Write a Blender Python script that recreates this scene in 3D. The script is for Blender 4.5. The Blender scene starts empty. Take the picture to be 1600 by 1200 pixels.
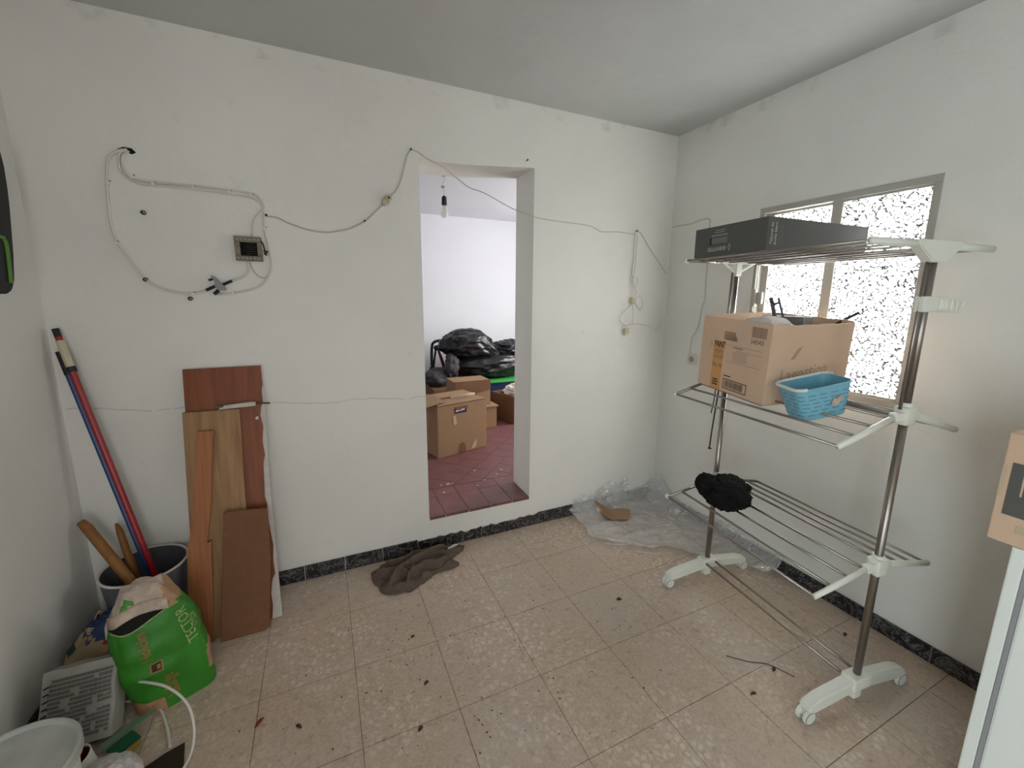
import bpy, bmesh, math, random
from math import sin, cos, pi, radians
from mathutils import Vector, Matrix, noise as N

random.seed(7)
SC = bpy.context.scene
COL = SC.collection

# ------------------------------------------------------------------ camera
FPX, YAW, PITCH, ROLL = 648.987, 0.43012, 0.1814, 0.00883
CAM_H = 1.4638
fw = Vector((sin(YAW)*cos(PITCH), cos(YAW)*cos(PITCH), -sin(PITCH)))
r0 = Vector((cos(YAW), -sin(YAW), 0)); u0 = r0.cross(fw)
rr = cos(ROLL)*r0 + sin(ROLL)*u0; uu = -sin(ROLL)*r0 + cos(ROLL)*u0
cam = bpy.data.cameras.new('camera'); co = bpy.data.objects.new('camera', cam); COL.objects.link(co)
cam.sensor_fit = 'HORIZONTAL'; cam.sensor_width = 36; cam.lens = FPX/1600*36
cam.shift_x = -0.788/1600; cam.shift_y = -16.51/1600
cam.clip_start = 0.02
M = Matrix((rr, uu, -fw)).transposed().to_4x4(); M.translation = (0, 0, CAM_H)
co.matrix_world = M
SC.camera = co

# ------------------------------------------------------------------ world, lights, exposure
w = bpy.data.worlds.new('sky'); SC.world = w; w.use_nodes = True
bg = w.node_tree.nodes['Background']; bg.inputs[0].default_value = (0.86, 0.93, 1.0, 1); bg.inputs[1].default_value = 1.2
def area(name, loc, target, sx, sy, power, col):
    l = bpy.data.lights.new(name, 'AREA'); l.shape = 'RECTANGLE'; l.size = sx; l.size_y = sy
    l.energy = power; l.color = col
    o = bpy.data.objects.new(name, l); COL.objects.link(o); o.location = loc
    o.rotation_euler = (Vector(target)-Vector(loc)).to_track_quat('-Z', 'Y').to_euler()
    return o
area('daylight_window', (2.66, 1.215, 1.74), (0.6, 1.215, 1.02), 1.0, 1.15, 140, (1.0, 1.0, 1.0))
area('assumed_side_door_fill', (-1.55, -0.95, 1.15), (1.0, -0.45, 0.95), 0.9, 1.9, 37, (0.79, 0.97, 1.0))  # fill lamp; the side doorway is assumed and out of view
area('assumed_rear_door_fill', (0.1, -2.3, 1.30), (0.1, 0, 0.95), 0.9, 1.9, 18, (1.0, 0.95, 0.93))  # added rear fill; the doorway behind the camera is assumed
area('daylight_storage_window', (3.55, 3.35, 1.60), (1.3, 4.4, 1.0), 1.1, 1.2, 60, (1.0, 0.975, 0.955))
SC.view_settings.view_transform = 'Standard'; SC.view_settings.look = 'None'
SC.view_settings.exposure = 0.2; SC.view_settings.gamma = 1.0
SC.view_settings.use_curve_mapping = False

# ------------------------------------------------------------------ material helpers
def lin(c):
    return tuple(((x/255)/12.92 if x/255 <= 0.04045 else ((x/255+0.055)/1.055)**2.4) for x in c)
def mat(name, rgb, rough=0.6, metal=0.0, var=0.0, scale=8.0, bump=0.0, bscale=60.0, spec=0.5, stretch=None, alpha=None, world=True, detail=4):
    m = bpy.data.materials.new(name); m.use_nodes = True; nt = m.node_tree; b = nt.nodes['Principled BSDF']
    c = lin(rgb); b.inputs['Base Color'].default_value = (*c, 1)
    b.inputs['Roughness'].default_value = rough; b.inputs['Metallic'].default_value = metal
    b.inputs['Specular IOR Level'].default_value = spec
    if alpha is not None: b.inputs['Alpha'].default_value = alpha
    if var or bump:
        if world: src = nt.nodes.new('ShaderNodeNewGeometry').outputs['Position']
        else: src = nt.nodes.new('ShaderNodeTexCoord').outputs['Object']
        mp = nt.nodes.new('ShaderNodeMapping'); nt.links.new(src, mp.inputs[0])
        if stretch: mp.inputs['Scale'].default_value = stretch
        if var:
            n = nt.nodes.new('ShaderNodeTexNoise'); n.inputs['Scale'].default_value = scale; n.inputs['Detail'].default_value = detail
            nt.links.new(mp.outputs[0], n.inputs['Vector'])
            r = nt.nodes.new('ShaderNodeValToRGB'); nt.links.new(n.outputs['Fac'], r.inputs[0])
            r.color_ramp.elements[0].position = 0.3; r.color_ramp.elements[1].position = 0.7
            r.color_ramp.elements[0].color = (*[x*(1-var) for x in c], 1)
            r.color_ramp.elements[1].color = (*[min(1, x*(1+var*0.6)) for x in c], 1)
            nt.links.new(r.outputs[0], b.inputs['Base Color'])
        if bump:
            n2 = nt.nodes.new('ShaderNodeTexNoise'); n2.inputs['Scale'].default_value = bscale; n2.inputs['Detail'].default_value = 5
            nt.links.new(mp.outputs[0], n2.inputs['Vector'])
            bp = nt.nodes.new('ShaderNodeBump'); bp.inputs['Strength'].default_value = bump; bp.inputs['Distance'].default_value = 0.01
            nt.links.new(n2.outputs['Fac'], bp.inputs['Height']); nt.links.new(bp.outputs[0], b.inputs['Normal'])
    return m
class G:
    """tiny node-graph helper"""
    def __init__(s, m): s.nt = m.node_tree; s.b = s.nt.nodes.get('Principled BSDF')
    def n(s, t, **k):
        x = s.nt.nodes.new(t)
        for a, v in k.items():
            if a.startswith('i_'): x.inputs[a[2:].replace('_', ' ')].default_value = v
            else: setattr(x, a, v)
        return x
    def l(s, a, b): s.nt.links.new(a, b)
    def math(s, op, a, b=None):
        x = s.nt.nodes.new('ShaderNodeMath'); x.operation = op
        for i, v in enumerate((a, b)):
            if v is None: continue
            if isinstance(v, (int, float)): x.inputs[i].default_value = v
            else: s.l(v, x.inputs[i])
        return x.outputs[0]
    def ramp(s, f, *st):
        r = s.nt.nodes.new('ShaderNodeValToRGB'); s.l(f, r.inputs[0]); e = r.color_ramp.elements
        while len(e) < len(st): e.new(0.5)
        for k, (p, c) in enumerate(st): e[k].position = p; e[k].color = (*c, 1) if len(c) == 3 else c
        return r.outputs[0]
    def mix(s, f, a, b, mode='MIX'):
        x = s.nt.nodes.new('ShaderNodeMix'); x.data_type = 'RGBA'; x.blend_type = mode
        for i, v in ((0, f), (6, a), (7, b)):
            if isinstance(v, (int, float)): x.inputs[i].default_value = v
            elif isinstance(v, tuple): x.inputs[i].default_value = (*v, 1)
            else: s.l(v, x.inputs[i])
        return x.outputs[2]

def wall_mat(name, rgb, crack=False, smudge=0.22):
    m = bpy.data.materials.new(name); m.use_nodes = True; g = G(m)
    pos = g.n('ShaderNodeNewGeometry').outputs['Position']
    n1 = g.n('ShaderNodeTexNoise', i_Scale=1.3, i_Detail=5.0); g.l(pos, n1.inputs['Vector'])
    c = lin(rgb)
    base = g.ramp(n1.outputs['Fac'], (0.3, tuple(x*0.93 for x in c)), (0.7, tuple(min(1, x*1.04) for x in c)))
    n2 = g.n('ShaderNodeTexNoise', i_Scale=9.0, i_Detail=6.0); g.l(pos, n2.inputs['Vector'])
    sm = g.ramp(n2.outputs['Fac'], (0.66, (0, 0, 0)), (0.80, (1, 1, 1)))
    sep = g.n('ShaderNodeSeparateXYZ'); g.l(pos, sep.inputs[0])
    base = g.mix(g.math('MULTIPLY', sm, smudge), base, tuple(x*0.6 for x in c))
    if crack:
        n3 = g.n('ShaderNodeTexNoise', i_Scale=3.5, i_Detail=8.0); g.l(pos, n3.inputs['Vector'])
        # hairline crack across the plaster at about 0.95 m
        zc = g.math('ADD', g.math('MULTIPLY', g.math('SUBTRACT', n3.outputs['Fac'], 0.5), 0.10), 0.945)
        zc = g.math('SUBTRACT', zc, g.math('MULTIPLY', sep.outputs[0], 0.055))
        d = g.math('ABSOLUTE', g.math('SUBTRACT', sep.outputs[2], zc))
        line = g.math('LESS_THAN', d, 0.0022)
        inx = g.math('MULTIPLY', g.math('GREATER_THAN', sep.outputs[0], -0.96), g.math('LESS_THAN', sep.outputs[0], 0.5))
        n4 = g.n('ShaderNodeTexNoise', i_Scale=14.0, i_Detail=2.0); g.l(pos, n4.inputs['Vector'])
        line = g.math('MULTIPLY', g.math('MULTIPLY', line, inx), g.math('MULTIPLY', g.math('GREATER_THAN', n4.outputs['Fac'], 0.36), 0.32))
        base = g.mix(line, base, (0.16, 0.14, 0.12))
    # smudges where wall meets ceiling
    top = g.math('MULTIPLY', g.math('GREATER_THAN', sep.outputs[2], 2.44), g.math('LESS_THAN', sep.outputs[2], 2.499))
    sm2 = g.ramp(n2.outputs['Fac'], (0.55, (0, 0, 0)), (0.75, (1, 1, 1)))
    base = g.mix(g.math('MULTIPLY', g.math('MULTIPLY', top, sm2), 0.35), base, (0.25, 0.24, 0.22))
    g.l(base, g.b.inputs['Base Color']); g.b.inputs['Roughness'].default_value = 0.85
    g.b.inputs['Specular IOR Level'].default_value = 0.25
    n5 = g.n('ShaderNodeTexNoise', i_Scale=6.0, i_Detail=6.0); g.l(pos, n5.inputs['Vector'])
    n6 = g.n('ShaderNodeTexNoise', i_Scale=90.0, i_Detail=3.0); g.l(pos, n6.inputs['Vector'])
    h = g.math('ADD', g.math('MULTIPLY', n5.outputs['Fac'], 1.0), g.math('MULTIPLY', n6.outputs['Fac'], 0.08))
    bp = g.n('ShaderNodeBump', i_Strength=0.35, i_Distance=0.02); g.l(h, bp.inputs['Height']); g.l(bp.outputs[0], g.b.inputs['Normal'])
    return m

def terrazzo():
    m = bpy.data.materials.new('terrazzo'); m.use_nodes = True; g = G(m)
    pos = g.n('ShaderNodeNewGeometry').outputs['Position']
    wn = g.n('ShaderNodeTexNoise', i_Scale=55.0, i_Detail=3.0); g.l(pos, wn.inputs['Vector'])
    wp = g.mix(0.018, pos, wn.outputs['Color'])
    v = g.n('ShaderNodeTexVoronoi', i_Scale=40.0, feature='DISTANCE_TO_EDGE'); g.l(wp, v.inputs['Vector'])
    v2 = g.n('ShaderNodeTexVoronoi', i_Scale=40.0); g.l(wp, v2.inputs['Vector'])
    v3 = g.n('ShaderNodeTexVoronoi', i_Scale=120.0); g.l(pos, v3.inputs['Vector'])
    big = g.n('ShaderNodeTexNoise', i_Scale=2.2, i_Detail=3.0); g.l(pos, big.inputs['Vector'])
    chip = g.ramp(v.outputs['Distance'], (0.08, (0, 0, 0)), (0.30, (1, 1, 1)))
    sep = g.n('ShaderNodeSeparateColor'); g.l(v2.outputs['Color'], sep.inputs[0])
    sel = g.math('GREATER_THAN', sep.outputs[0], 0.42)
    f = g.math('MULTIPLY', g.math('MULTIPLY', chip, sel), g.ramp(big.outputs['Fac'], (0.40, (0.03,)*3), (0.60, (0.72,)*3)))
    base = g.mix(big.outputs['Fac'], lin((196, 173, 152)), lin((208, 189, 170)))
    sep3 = g.n('ShaderNodeSeparateColor'); g.l(v3.outputs['Color'], sep3.inputs[0])
    base = g.mix(g.math('MULTIPLY', sep3.outputs[0], 0.40), base, lin((154, 130, 110)))
    c = g.mix(f, base, lin((228, 213, 198)))
    oi = g.n('ShaderNodeObjectInfo')
    c = g.mix(g.math('MULTIPLY', oi.outputs['Random'], 0.25), c, lin((180, 170, 160)))
    dirt = g.n('ShaderNodeTexNoise', i_Scale=26.0, i_Detail=8.0, i_Roughness=0.7); g.l(pos, dirt.inputs['Vector'])
    df = g.ramp(dirt.outputs['Fac'], (0.54, (0, 0, 0)), (0.72, (1, 1, 1)))
    c = g.mix(g.math('MULTIPLY', df, 0.55), c, lin((118, 100, 86)))
    dirt2 = g.n('ShaderNodeTexNoise', i_Scale=3.0, i_Detail=6.0); g.l(pos, dirt2.inputs['Vector'])
    c = g.mix(g.math('MULTIPLY', g.ramp(dirt2.outputs['Fac'], (0.45, (0, 0, 0)), (0.7, (1, 1, 1))), 0.30), c, lin((200, 192, 182)))
    g.l(c, g.b.inputs['Base Color'])
    g.l(g.ramp(dirt2.outputs['Fac'], (0.3, (0.32,)*3), (0.7, (0.6,)*3)), g.b.inputs['Roughness'])
    g.b.inputs['Specular IOR Level'].default_value = 0.35
    return m
def wood(name, a, bcol, axis_scale, rough=0.5, spec=0.4):
    m = bpy.data.materials.new(name); m.use_nodes = True; g = G(m)
    tc = g.n('ShaderNodeNewGeometry').outputs['Position']
    mp = g.n('ShaderNodeMapping'); g.l(tc, mp.inputs[0]); mp.inputs['Scale'].default_value = axis_scale
    n = g.n('ShaderNodeTexNoise', i_Scale=5.0, i_Detail=7.0, i_Distortion=0.8); g.l(mp.outputs[0], n.inputs['Vector'])
    c = g.ramp(n.outputs['Fac'], (0.3, lin(a)), (0.72, lin(bcol)))
    g.l(c, g.b.inputs['Base Color']); g.b.inputs['Roughness'].default_value = rough; g.b.inputs['Specular IOR Level'].default_value = spec
    return m
def marble():
    m = bpy.data.materials.new('black_marble'); m.use_nodes = True; g = G(m)
    pos = g.n('ShaderNodeNewGeometry').outputs['Position']
    n = g.n('ShaderNodeTexNoise', i_Scale=14.0, i_Detail=9.0, i_Distortion=2.2, i_Roughness=0.65); g.l(pos, n.inputs['Vector'])
    d = g.math('ABSOLUTE', g.math('SUBTRACT', n.outputs['Fac'], 0.5))
    c = g.ramp(d, (0.0, lin((150, 146, 144))), (0.014, lin((74, 70, 72))), (0.045, lin((26, 25, 29))))
    g.l(c, g.b.inputs['Base Color']); g.b.inputs['Roughness'].default_value = 0.3
    return m
def glass_mat():
    m = bpy.data.materials.new('figured_glass'); m.use_nodes = True; nt = m.node_tree; g = G(m)
    nt.nodes.remove(g.b)
    pos = g.n('ShaderNodeNewGeometry').outputs['Position']
    n0 = g.n('ShaderNodeTexNoise', i_Scale=40.0, i_Detail=2.0); g.l(pos, n0.inputs['Vector'])
    mp0 = g.mix(0.022, pos, n0.outputs['Color'])
    mpn = g.n('ShaderNodeMapping'); g.l(mp0, mpn.inputs[0]); mpn.inputs['Scale'].default_value = (1, 0.75, 1.35); mp = mpn.outputs[0]
    v = g.n('ShaderNodeTexVoronoi', i_Scale=56.0, feature='DISTANCE_TO_EDGE'); g.l(mp, v.inputs['Vector'])
    n1 = g.n('ShaderNodeTexNoise', i_Scale=85.0, i_Detail=1.0); g.l(pos, n1.inputs['Vector'])
    ln = g.ramp(v.outputs['Distance'], (0.09, (0, 0, 0)), (0.17, (1, 1, 1)))
    keep = g.ramp(n1.outputs['Fac'], (0.42, (1, 1, 1)), (0.48, (0, 0, 0)))
    ln = g.math('MAXIMUM', ln, keep)          # broken squiggles of the pressed relief, its dark refraction put into the colour
    tcol = g.mix(ln, (0.03, 0.032, 0.032), (0.97, 0.985, 0.98))
    tr = g.n('ShaderNodeBsdfTranslucent'); g.l(tcol, tr.inputs[0])
    tp = g.n('ShaderNodeBsdfTransparent'); g.l(g.mix(ln, (0.012, 0.012, 0.013), (0.95, 0.96, 0.95)), tp.inputs[0])
    gl = g.n('ShaderNodeBsdfGlossy', i_Roughness=0.25)
    a = g.n('ShaderNodeMixShader'); a.inputs[0].default_value = 0.6; g.l(tp.outputs[0], a.inputs[1]); g.l(tr.outputs[0], a.inputs[2])
    b = g.n('ShaderNodeMixShader'); b.inputs[0].default_value = 0.04; g.l(a.outputs[0], b.inputs[1]); g.l(gl.outputs[0], b.inputs[2])
    g.l(b.outputs[0], nt.nodes['Material Output'].inputs[0])
    return m
def film_mat(name, col, opac, rough=0.15):
    m = bpy.data.materials.new(name); m.use_nodes = True; nt = m.node_tree; g = G(m); nt.nodes.remove(g.b)
    tp = g.n('ShaderNodeBsdfTransparent'); tp.inputs[0].default_value = (0.995, 0.995, 0.995, 1)
    df = g.n('ShaderNodeBsdfDiffuse'); df.inputs[0].default_value = (*lin(col), 1)
    gl = g.n('ShaderNodeBsdfGlossy', i_Roughness=rough)
    pos = g.n('ShaderNodeNewGeometry').outputs['Position']
    vn = g.n('ShaderNodeTexNoise', i_Scale=9.0, i_Detail=2.0, i_Distortion=1.5); g.l(pos, vn.inputs['Vector'])
    vv = g.n('ShaderNodeTexVoronoi', i_Scale=9.0, feature='DISTANCE_TO_EDGE'); g.l(g.mix(0.30, pos, vn.outputs['Color']), vv.inputs['Vector'])
    bp = g.n('ShaderNodeBump', i_Strength=0.55, i_Distance=0.02); g.l(g.math('MULTIPLY', vv.outputs['Distance'], 2.0), bp.inputs['Height'])
    g.l(bp.outputs[0], gl.inputs['Normal'])
    lw = g.n('ShaderNodeLayerWeight', i_Blend=0.5); g.l(bp.outputs[0], lw.inputs['Normal'])
    a = g.n('ShaderNodeMixShader'); g.l(g.math('ADD', g.math('MULTIPLY', g.math('POWER', lw.outputs['Facing'], 2.5), 0.35), opac), a.inputs[0])
    tl = g.n('ShaderNodeBsdfTranslucent'); tl.inputs[0].default_value = (*lin(col), 1)
    dt = g.n('ShaderNodeMixShader'); dt.inputs[0].default_value = 0.15; g.l(df.outputs[0], dt.inputs[1]); g.l(tl.outputs[0], dt.inputs[2])
    g.l(tp.outputs[0], a.inputs[1]); g.l(dt.outputs[0], a.inputs[2])
    lw2 = g.n('ShaderNodeLayerWeight', i_Blend=0.5); g.l(bp.outputs[0], lw2.inputs['Normal']); fr = g.math('MULTIPLY', g.math('POWER', lw2.outputs['Facing'], 4.0), 0.5)
    b = g.n('ShaderNodeMixShader'); g.l(g.math('ADD', fr, 0.17), b.inputs[0]); g.l(a.outputs[0], b.inputs[1]); g.l(gl.outputs[0], b.inputs[2])
    g.l(b.outputs[0], nt.nodes['Material Output'].inputs[0])
    return m

MW = wall_mat('wall_plaster', (234, 232, 226), crack=True)
MW2 = wall_mat('wall_plaster_plain', (228, 226, 220))
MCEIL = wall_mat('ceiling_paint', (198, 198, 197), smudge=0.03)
MW3 = mat('storage_wall', (226, 227, 232), 0.85, var=0.03, scale=2)
MTER = terrazzo(); MGROUT = mat('grout', (112, 98, 88), 0.9)
MMAR = marble(); MGLASS = glass_mat()
MALU = mat('window_aluminium', (172, 168, 160), 0.5, var=0.05, scale=6)
MCHROME = mat('chrome_tube', (158, 150, 144), 0.34, 1.0)
MWP = mat('white_plastic', (226, 226, 216), 0.45)
MWP2 = mat('white_cable', (222, 214, 206), 0.55)
MWIRE = mat('grey_wire', (196, 189, 180), 0.6)
MBLACK = mat('black_rubber', (22, 21, 23), 0.6)
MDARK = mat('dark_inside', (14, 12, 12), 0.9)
MBAGB = mat('black_bag_film', (20, 20, 24), 0.32, var=0.3, scale=10, bump=0.5, bscale=22)
MBROWN = wood('brown_veneer', (116, 58, 26), (138, 74, 38), (9, 1, 0.7), 0.45)
MLWOOD = wood('light_plywood', (140, 104, 70), (172, 134, 94), (7, 1, 0.5), 0.6)
MSTRIP = wood('strip_wood', (150, 92, 54), (176, 114, 72), (16, 1, 0.7), 0.55)
MHDF = mat('hardboard', (120, 80, 52), 0.75, var=0.08, scale=30)
MMEL = mat('white_melamine', (206, 200, 192), 0.6, var=0.12, scale=30)
MCARD = mat('cardboard', (212, 180, 154), 0.85, var=0.05, scale=5, bump=0.1, bscale=200)
MCARD2 = mat('cardboard_tan', (158, 126, 94), 0.85, var=0.08, scale=6)
MCARD3 = mat('cardboard_dark', (122, 88, 62), 0.85, var=0.08, scale=6)
MINK = mat('brown_ink', (70, 48, 34), 0.8)
MINK2 = mat('faded_ink', (150, 120, 98), 0.8)
MINK3 = mat('red_faded_ink', (180, 138, 124), 0.8)
MORANGE = mat('orange_print', (206, 152, 96), 0.8)
MGREYBOX = mat('charcoal_card', (84, 83, 80), 0.7, var=0.06, scale=5)
MGREYTXT = mat('grey_print', (168, 166, 160), 0.7)
MGREYMID = mat('mid_grey_print', (112, 112, 110), 0.7)
MBLUE = mat('blue_plastic', (124, 182, 204), 0.4)
MRED = mat('red_pole', (150, 14, 24), 0.35)
MBLUEP = mat('blue_pole', (18, 62, 120), 0.35)
MCREAM = mat('cream_plastic', (198, 184, 158), 0.5)
MHANDLE = wood('broom_handle_wood', (128, 84, 40), (156, 106, 56), (4, 4, 2), 0.6)
MGREYB = mat('grey_bucket', (100, 99, 106), 0.4)
MGREEN = mat('green_paper', (52, 132, 32), 0.5, var=0.16, scale=9, bump=0.25, bscale=18)
MKRAFT = mat('kraft_paper', (176, 136, 104), 0.8, var=0.12, scale=25, bump=0.3, bscale=40)
MDUSTY = mat('dusty_paper', (196, 178, 162), 0.9, var=0.25, scale=40)
MTAN = mat('tan_print', (150, 116, 66), 0.6)
MPALE = mat('pale_print', (168, 176, 120), 0.6)
MTOWEL = mat('grey_brown_towel', (108, 94, 84), 0.95, var=0.15, scale=35, bump=0.5, bscale=300, spec=0.1)
MCLOTHB = mat('black_cloth', (26, 24, 25), 0.9, var=0.2, scale=30, bump=0.4, bscale=160, spec=0.15)
MFRIDGE = mat('white_enamel', (232, 236, 232), 0.3)
MGASK = mat('grey_gasket', (150, 148, 152), 0.6)
MREDT = mat('red_clay_tile', (122, 80, 80), 0.42, var=0.16, scale=11, spec=0.6)
MGR2 = mat('clay_grout', (84, 48, 44), 0.9)
MFILM = film_mat('clear_plastic_film', (250, 249, 250), 0.30, 0.16)
MFILM2 = film_mat('cloudy_plastic_bag', (226, 222, 222), 0.72, 0.3)
MLEAF = mat('dry_leaf_brown', (70, 42, 28), 0.8); MLEAFR = mat('dry_leaf_red', (118, 36, 30), 0.7)
MSPECK = mat('dirt', (64, 50, 42), 0.9)
MPLWHITE = mat('plaster_crumb', (226, 220, 212), 0.9)
MGRAYSACK = mat('grey_sack', (70, 67, 70), 0.8, var=0.2, scale=12)
MTUBB = mat('blue_tub', (30, 48, 84), 0.45)
MTUBG = mat('green_rim', (70, 168, 84), 0.4)
MTAPE = mat('clear_tape', (196, 176, 150), 0.25)
MNAVY = mat('navy_print', (28, 48, 92), 0.6)
MTEAL = mat('teal_print', (20, 70, 64), 0.6)
MSPY = mat('yellow_sponge', (176, 146, 62), 0.9, bump=0.4, bscale=200); MSPG = mat('green_scourer', (14, 84, 58), 0.95)
MBEIGEBAG = mat('striped_sack', (172, 148, 116), 0.7, var=0.3, scale=16, bump=0.4, bscale=20)
MBULB = mat('clear_bulb', (225, 225, 215), 0.1, alpha=0.45)
MBRASS = mat('steel_contact', (160, 150, 130), 0.35, 1.0)
MPINKW = mat('pale_outlet', (214, 198, 190), 0.5)
MAGED = mat('aged_cream_plastic', (190, 180, 150), 0.5)
MTORN = mat('torn_putty', (96, 100, 72), 0.7)

# ------------------------------------------------------------------ mesh helpers
def box(bm, lo, hi, bev=0.0, mtx=None):
    v = [bm.verts.new((x, y, z)) for x in (lo[0], hi[0]) for y in (lo[1], hi[1]) for z in (lo[2], hi[2])]
    F = [(0,1,3,2),(4,6,7,5),(0,4,5,1),(2,3,7,6),(0,2,6,4),(1,5,7,3)]
    fs = [bm.faces.new([v[i] for i in f]) for f in F]
    if bev > 0:
        es = list({e for f in fs for e in f.edges})
        r = bmesh.ops.bevel(bm, geom=es, offset=bev, segments=2, affect='EDGES', profile=0.6)
    if mtx is not None:
        vs = {x for x in bm.verts if x.is_valid and x.tag is False}
        # transform only the newest vertices
        bmesh.ops.transform(bm, matrix=mtx, verts=list(vs))
    for x in bm.verts: x.tag = True
    return bm
def tube(bm, pts, r, seg=8, closed=False, taper=None, flat=1.0):
    P = [Vector(p) for p in pts]; n = len(P); rings = []
    up = None
    for i in range(n):
        a = P[(i-1) % n] if (i > 0 or closed) else P[i]; b = P[(i+1) % n] if (i < n-1 or closed) else P[i]
        t = (b-a)
        if t.length < 1e-9: t = Vector((0, 0, 1))
        t.normalize()
        if up is None:
            up = Vector((0, 0, 1)) if abs(t.z) < 0.9 else Vector((0, 1, 0))
        u = (up - t*up.dot(t))
        if u.length < 1e-6: u = t.orthogonal()
        u.normalize(); v = t.cross(u); up = u
        rad = r if taper is None else r*taper[i]
        rings.append([bm.verts.new(P[i]+u*rad*cos(2*pi*k/seg)+v*rad*flat*sin(2*pi*k/seg)) for k in range(seg)])
    m = n if closed else n-1
    for i in range(m):
        A, B = rings[i], rings[(i+1) % n]
        for k in range(seg): bm.faces.new((A[k], A[(k+1) % seg], B[(k+1) % seg], B[k]))
    if not closed:
        bm.faces.new(rings[0][::-1]); bm.faces.new(rings[-1])
    for x in bm.verts: x.tag = True
    return bm
def smoothpts(P, k=5):
    """Catmull-Rom through points"""
    P = [Vector(p) for p in P]; out = []
    for i in range(len(P)-1):
        p0 = P[max(i-1, 0)]; p1 = P[i]; p2 = P[i+1]; p3 = P[min(i+2, len(P)-1)]
        for j in range(k):
            t = j/k
            out.append(0.5*((2*p1)+(-p0+p2)*t+(2*p0-5*p1+4*p2-p3)*t*t+(-p0+3*p1-3*p2+p3)*t**3))
    out.append(P[-1]); return out
def prism(bm, poly, axis, a, b, bev=0.0):
    """extrude 2-D polygon along axis ('x','y','z') from a to b"""
    def mk(p, t):
        return {'x': (t, p[0], p[1]), 'y': (p[0], t, p[1]), 'z': (p[0], p[1], t)}[axis]
    A = [bm.verts.new(mk(p, a)) for p in poly]; B = [bm.verts.new(mk(p, b)) for p in poly]; n = len(poly)
    f = [bm.faces.new(A), bm.faces.new(B[::-1])]
    for i in range(n): f.append(bm.faces.new((A[i], B[i], B[(i+1) % n], A[(i+1) % n])))
    bmesh.ops.recalc_face_normals(bm, faces=f)
    if bev: bmesh.ops.bevel(bm, geom=list({e for x in f for e in x.edges}), offset=bev, segments=2, affect='EDGES')
    for x in bm.verts: x.tag = True
    return bm
def lathe(bm, prof, c=(0, 0, 0), seg=32, sx=1.0, sy=1.0):
    rings = []
    for r, z in prof:
        rings.append([bm.verts.new((c[0]+sx*r*cos(2*pi*k/seg), c[1]+sy*r*sin(2*pi*k/seg), c[2]+z)) for k in range(seg)])
    for i in range(len(prof)-1):
        for k in range(seg): bm.faces.new((rings[i][k], rings[i][(k+1) % seg], rings[i+1][(k+1) % seg], rings[i+1][k]))
    if prof[0][0] > 1e-4: bm.faces.new(rings[0][::-1])
    if prof[-1][0] > 1e-4: bm.faces.new(rings[-1])
    bmesh.ops.remove_doubles(bm, verts=bm.verts, dist=1e-6)
    for x in bm.verts: x.tag = True
    return bm
def pmat(p):
    return Matrix.LocRotScale(p.location, p.rotation_euler, p.scale)
def obj(name, bm, m, parent=None, world=False, smooth=False, label=None):
    me = bpy.data.meshes.new(name)
    bmesh.ops.recalc_face_normals(bm, faces=bm.faces)
    if world and parent is not None:
        mt = pmat(parent)
        if parent.parent is not None: mt = pmat(parent.parent) @ mt
        bmesh.ops.transform(bm, matrix=mt.inverted(), verts=bm.verts)
    bm.to_mesh(me); bm.free()
    for mm in (m if isinstance(m, (list, tuple)) else [m]): me.materials.append(mm)
    o = bpy.data.objects.new(name, me); COL.objects.link(o)
    if parent is not None: o.parent = parent
    if smooth:
        for p in me.polygons: p.use_smooth = True
    if label: o['label'] = label
    return o
def shade_auto(o, ang=35):
    me = o.data
    for p in me.polygons: p.use_smooth = True
    bm = bmesh.new(); bm.from_mesh(me)
    for e in bm.edges:
        if len(e.link_faces) == 2 and e.calc_face_angle(0) > radians(ang): e.smooth = False
    bm.to_mesh(me); bm.free(); return o
def tag(o, label, cat, group=None):
    o['label'] = label; o['category'] = cat
    if group: o['group'] = group
    return o
def thing(name, label, cat, loc=(0, 0, 0), rot=(0, 0, 0), group=None):
    o = bpy.data.objects.new(name, None); COL.objects.link(o); o.location = loc; o.rotation_euler = rot
    o.empty_display_size = 0.05
    return tag(o, label, cat, group)
def struct(name, bm, m, parent=None, **k):
    o = obj(name, bm, m, parent, **k)
    if parent is None: o['kind'] = 'structure'
    return o
def B(): return bmesh.new()
def text(body, size, origin, right, up, m, parent, ext=0.0004, name='printed_text', sx=1.0, bold=0.0):
    cu = bpy.data.curves.new('t', 'FONT'); cu.body = body; cu.size = size; cu.extrude = ext; cu.offset = bold
    cu.align_x = 'CENTER'; cu.align_y = 'CENTER'; cu.resolution_u = 2
    t = bpy.data.objects.new('t', cu); COL.objects.link(t)
    dg = bpy.context.evaluated_depsgraph_get(); me = bpy.data.meshes.new_from_object(t.evaluated_get(dg))
    bpy.data.objects.remove(t); bpy.data.curves.remove(cu)
    r = Vector(right).normalized(); u = Vector(up).normalized(); nn = r.cross(u)
    mt = Matrix((r*sx, u, nn)).transposed().to_4x4(); mt.translation = Vector(origin)
    me.transform(mt); me.name = name; me.materials.clear(); me.materials.append(m)
    o = bpy.data.objects.new(name, me); COL.objects.link(o); o.parent = parent
    return o
def quads(bm, rects, origin, right, up, off=0.0006):
    """flat print rectangles (x0,y0,x1,y1) in a face frame, very thin"""
    r = Vector(right).normalized(); u = Vector(up).normalized(); n = r.cross(u); o = Vector(origin)
    for (x0, y0, x1, y1) in rects:
        v = [bm.verts.new(o+r*a+u*b+n*off) for a, b in ((x0, y0), (x1, y0), (x1, y1), (x0, y1))]
        bm.faces.new(v)
    return bm
def nz(x, y, z, s=1.0): return N.noise(Vector((x*s, y*s, z*s)))
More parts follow.
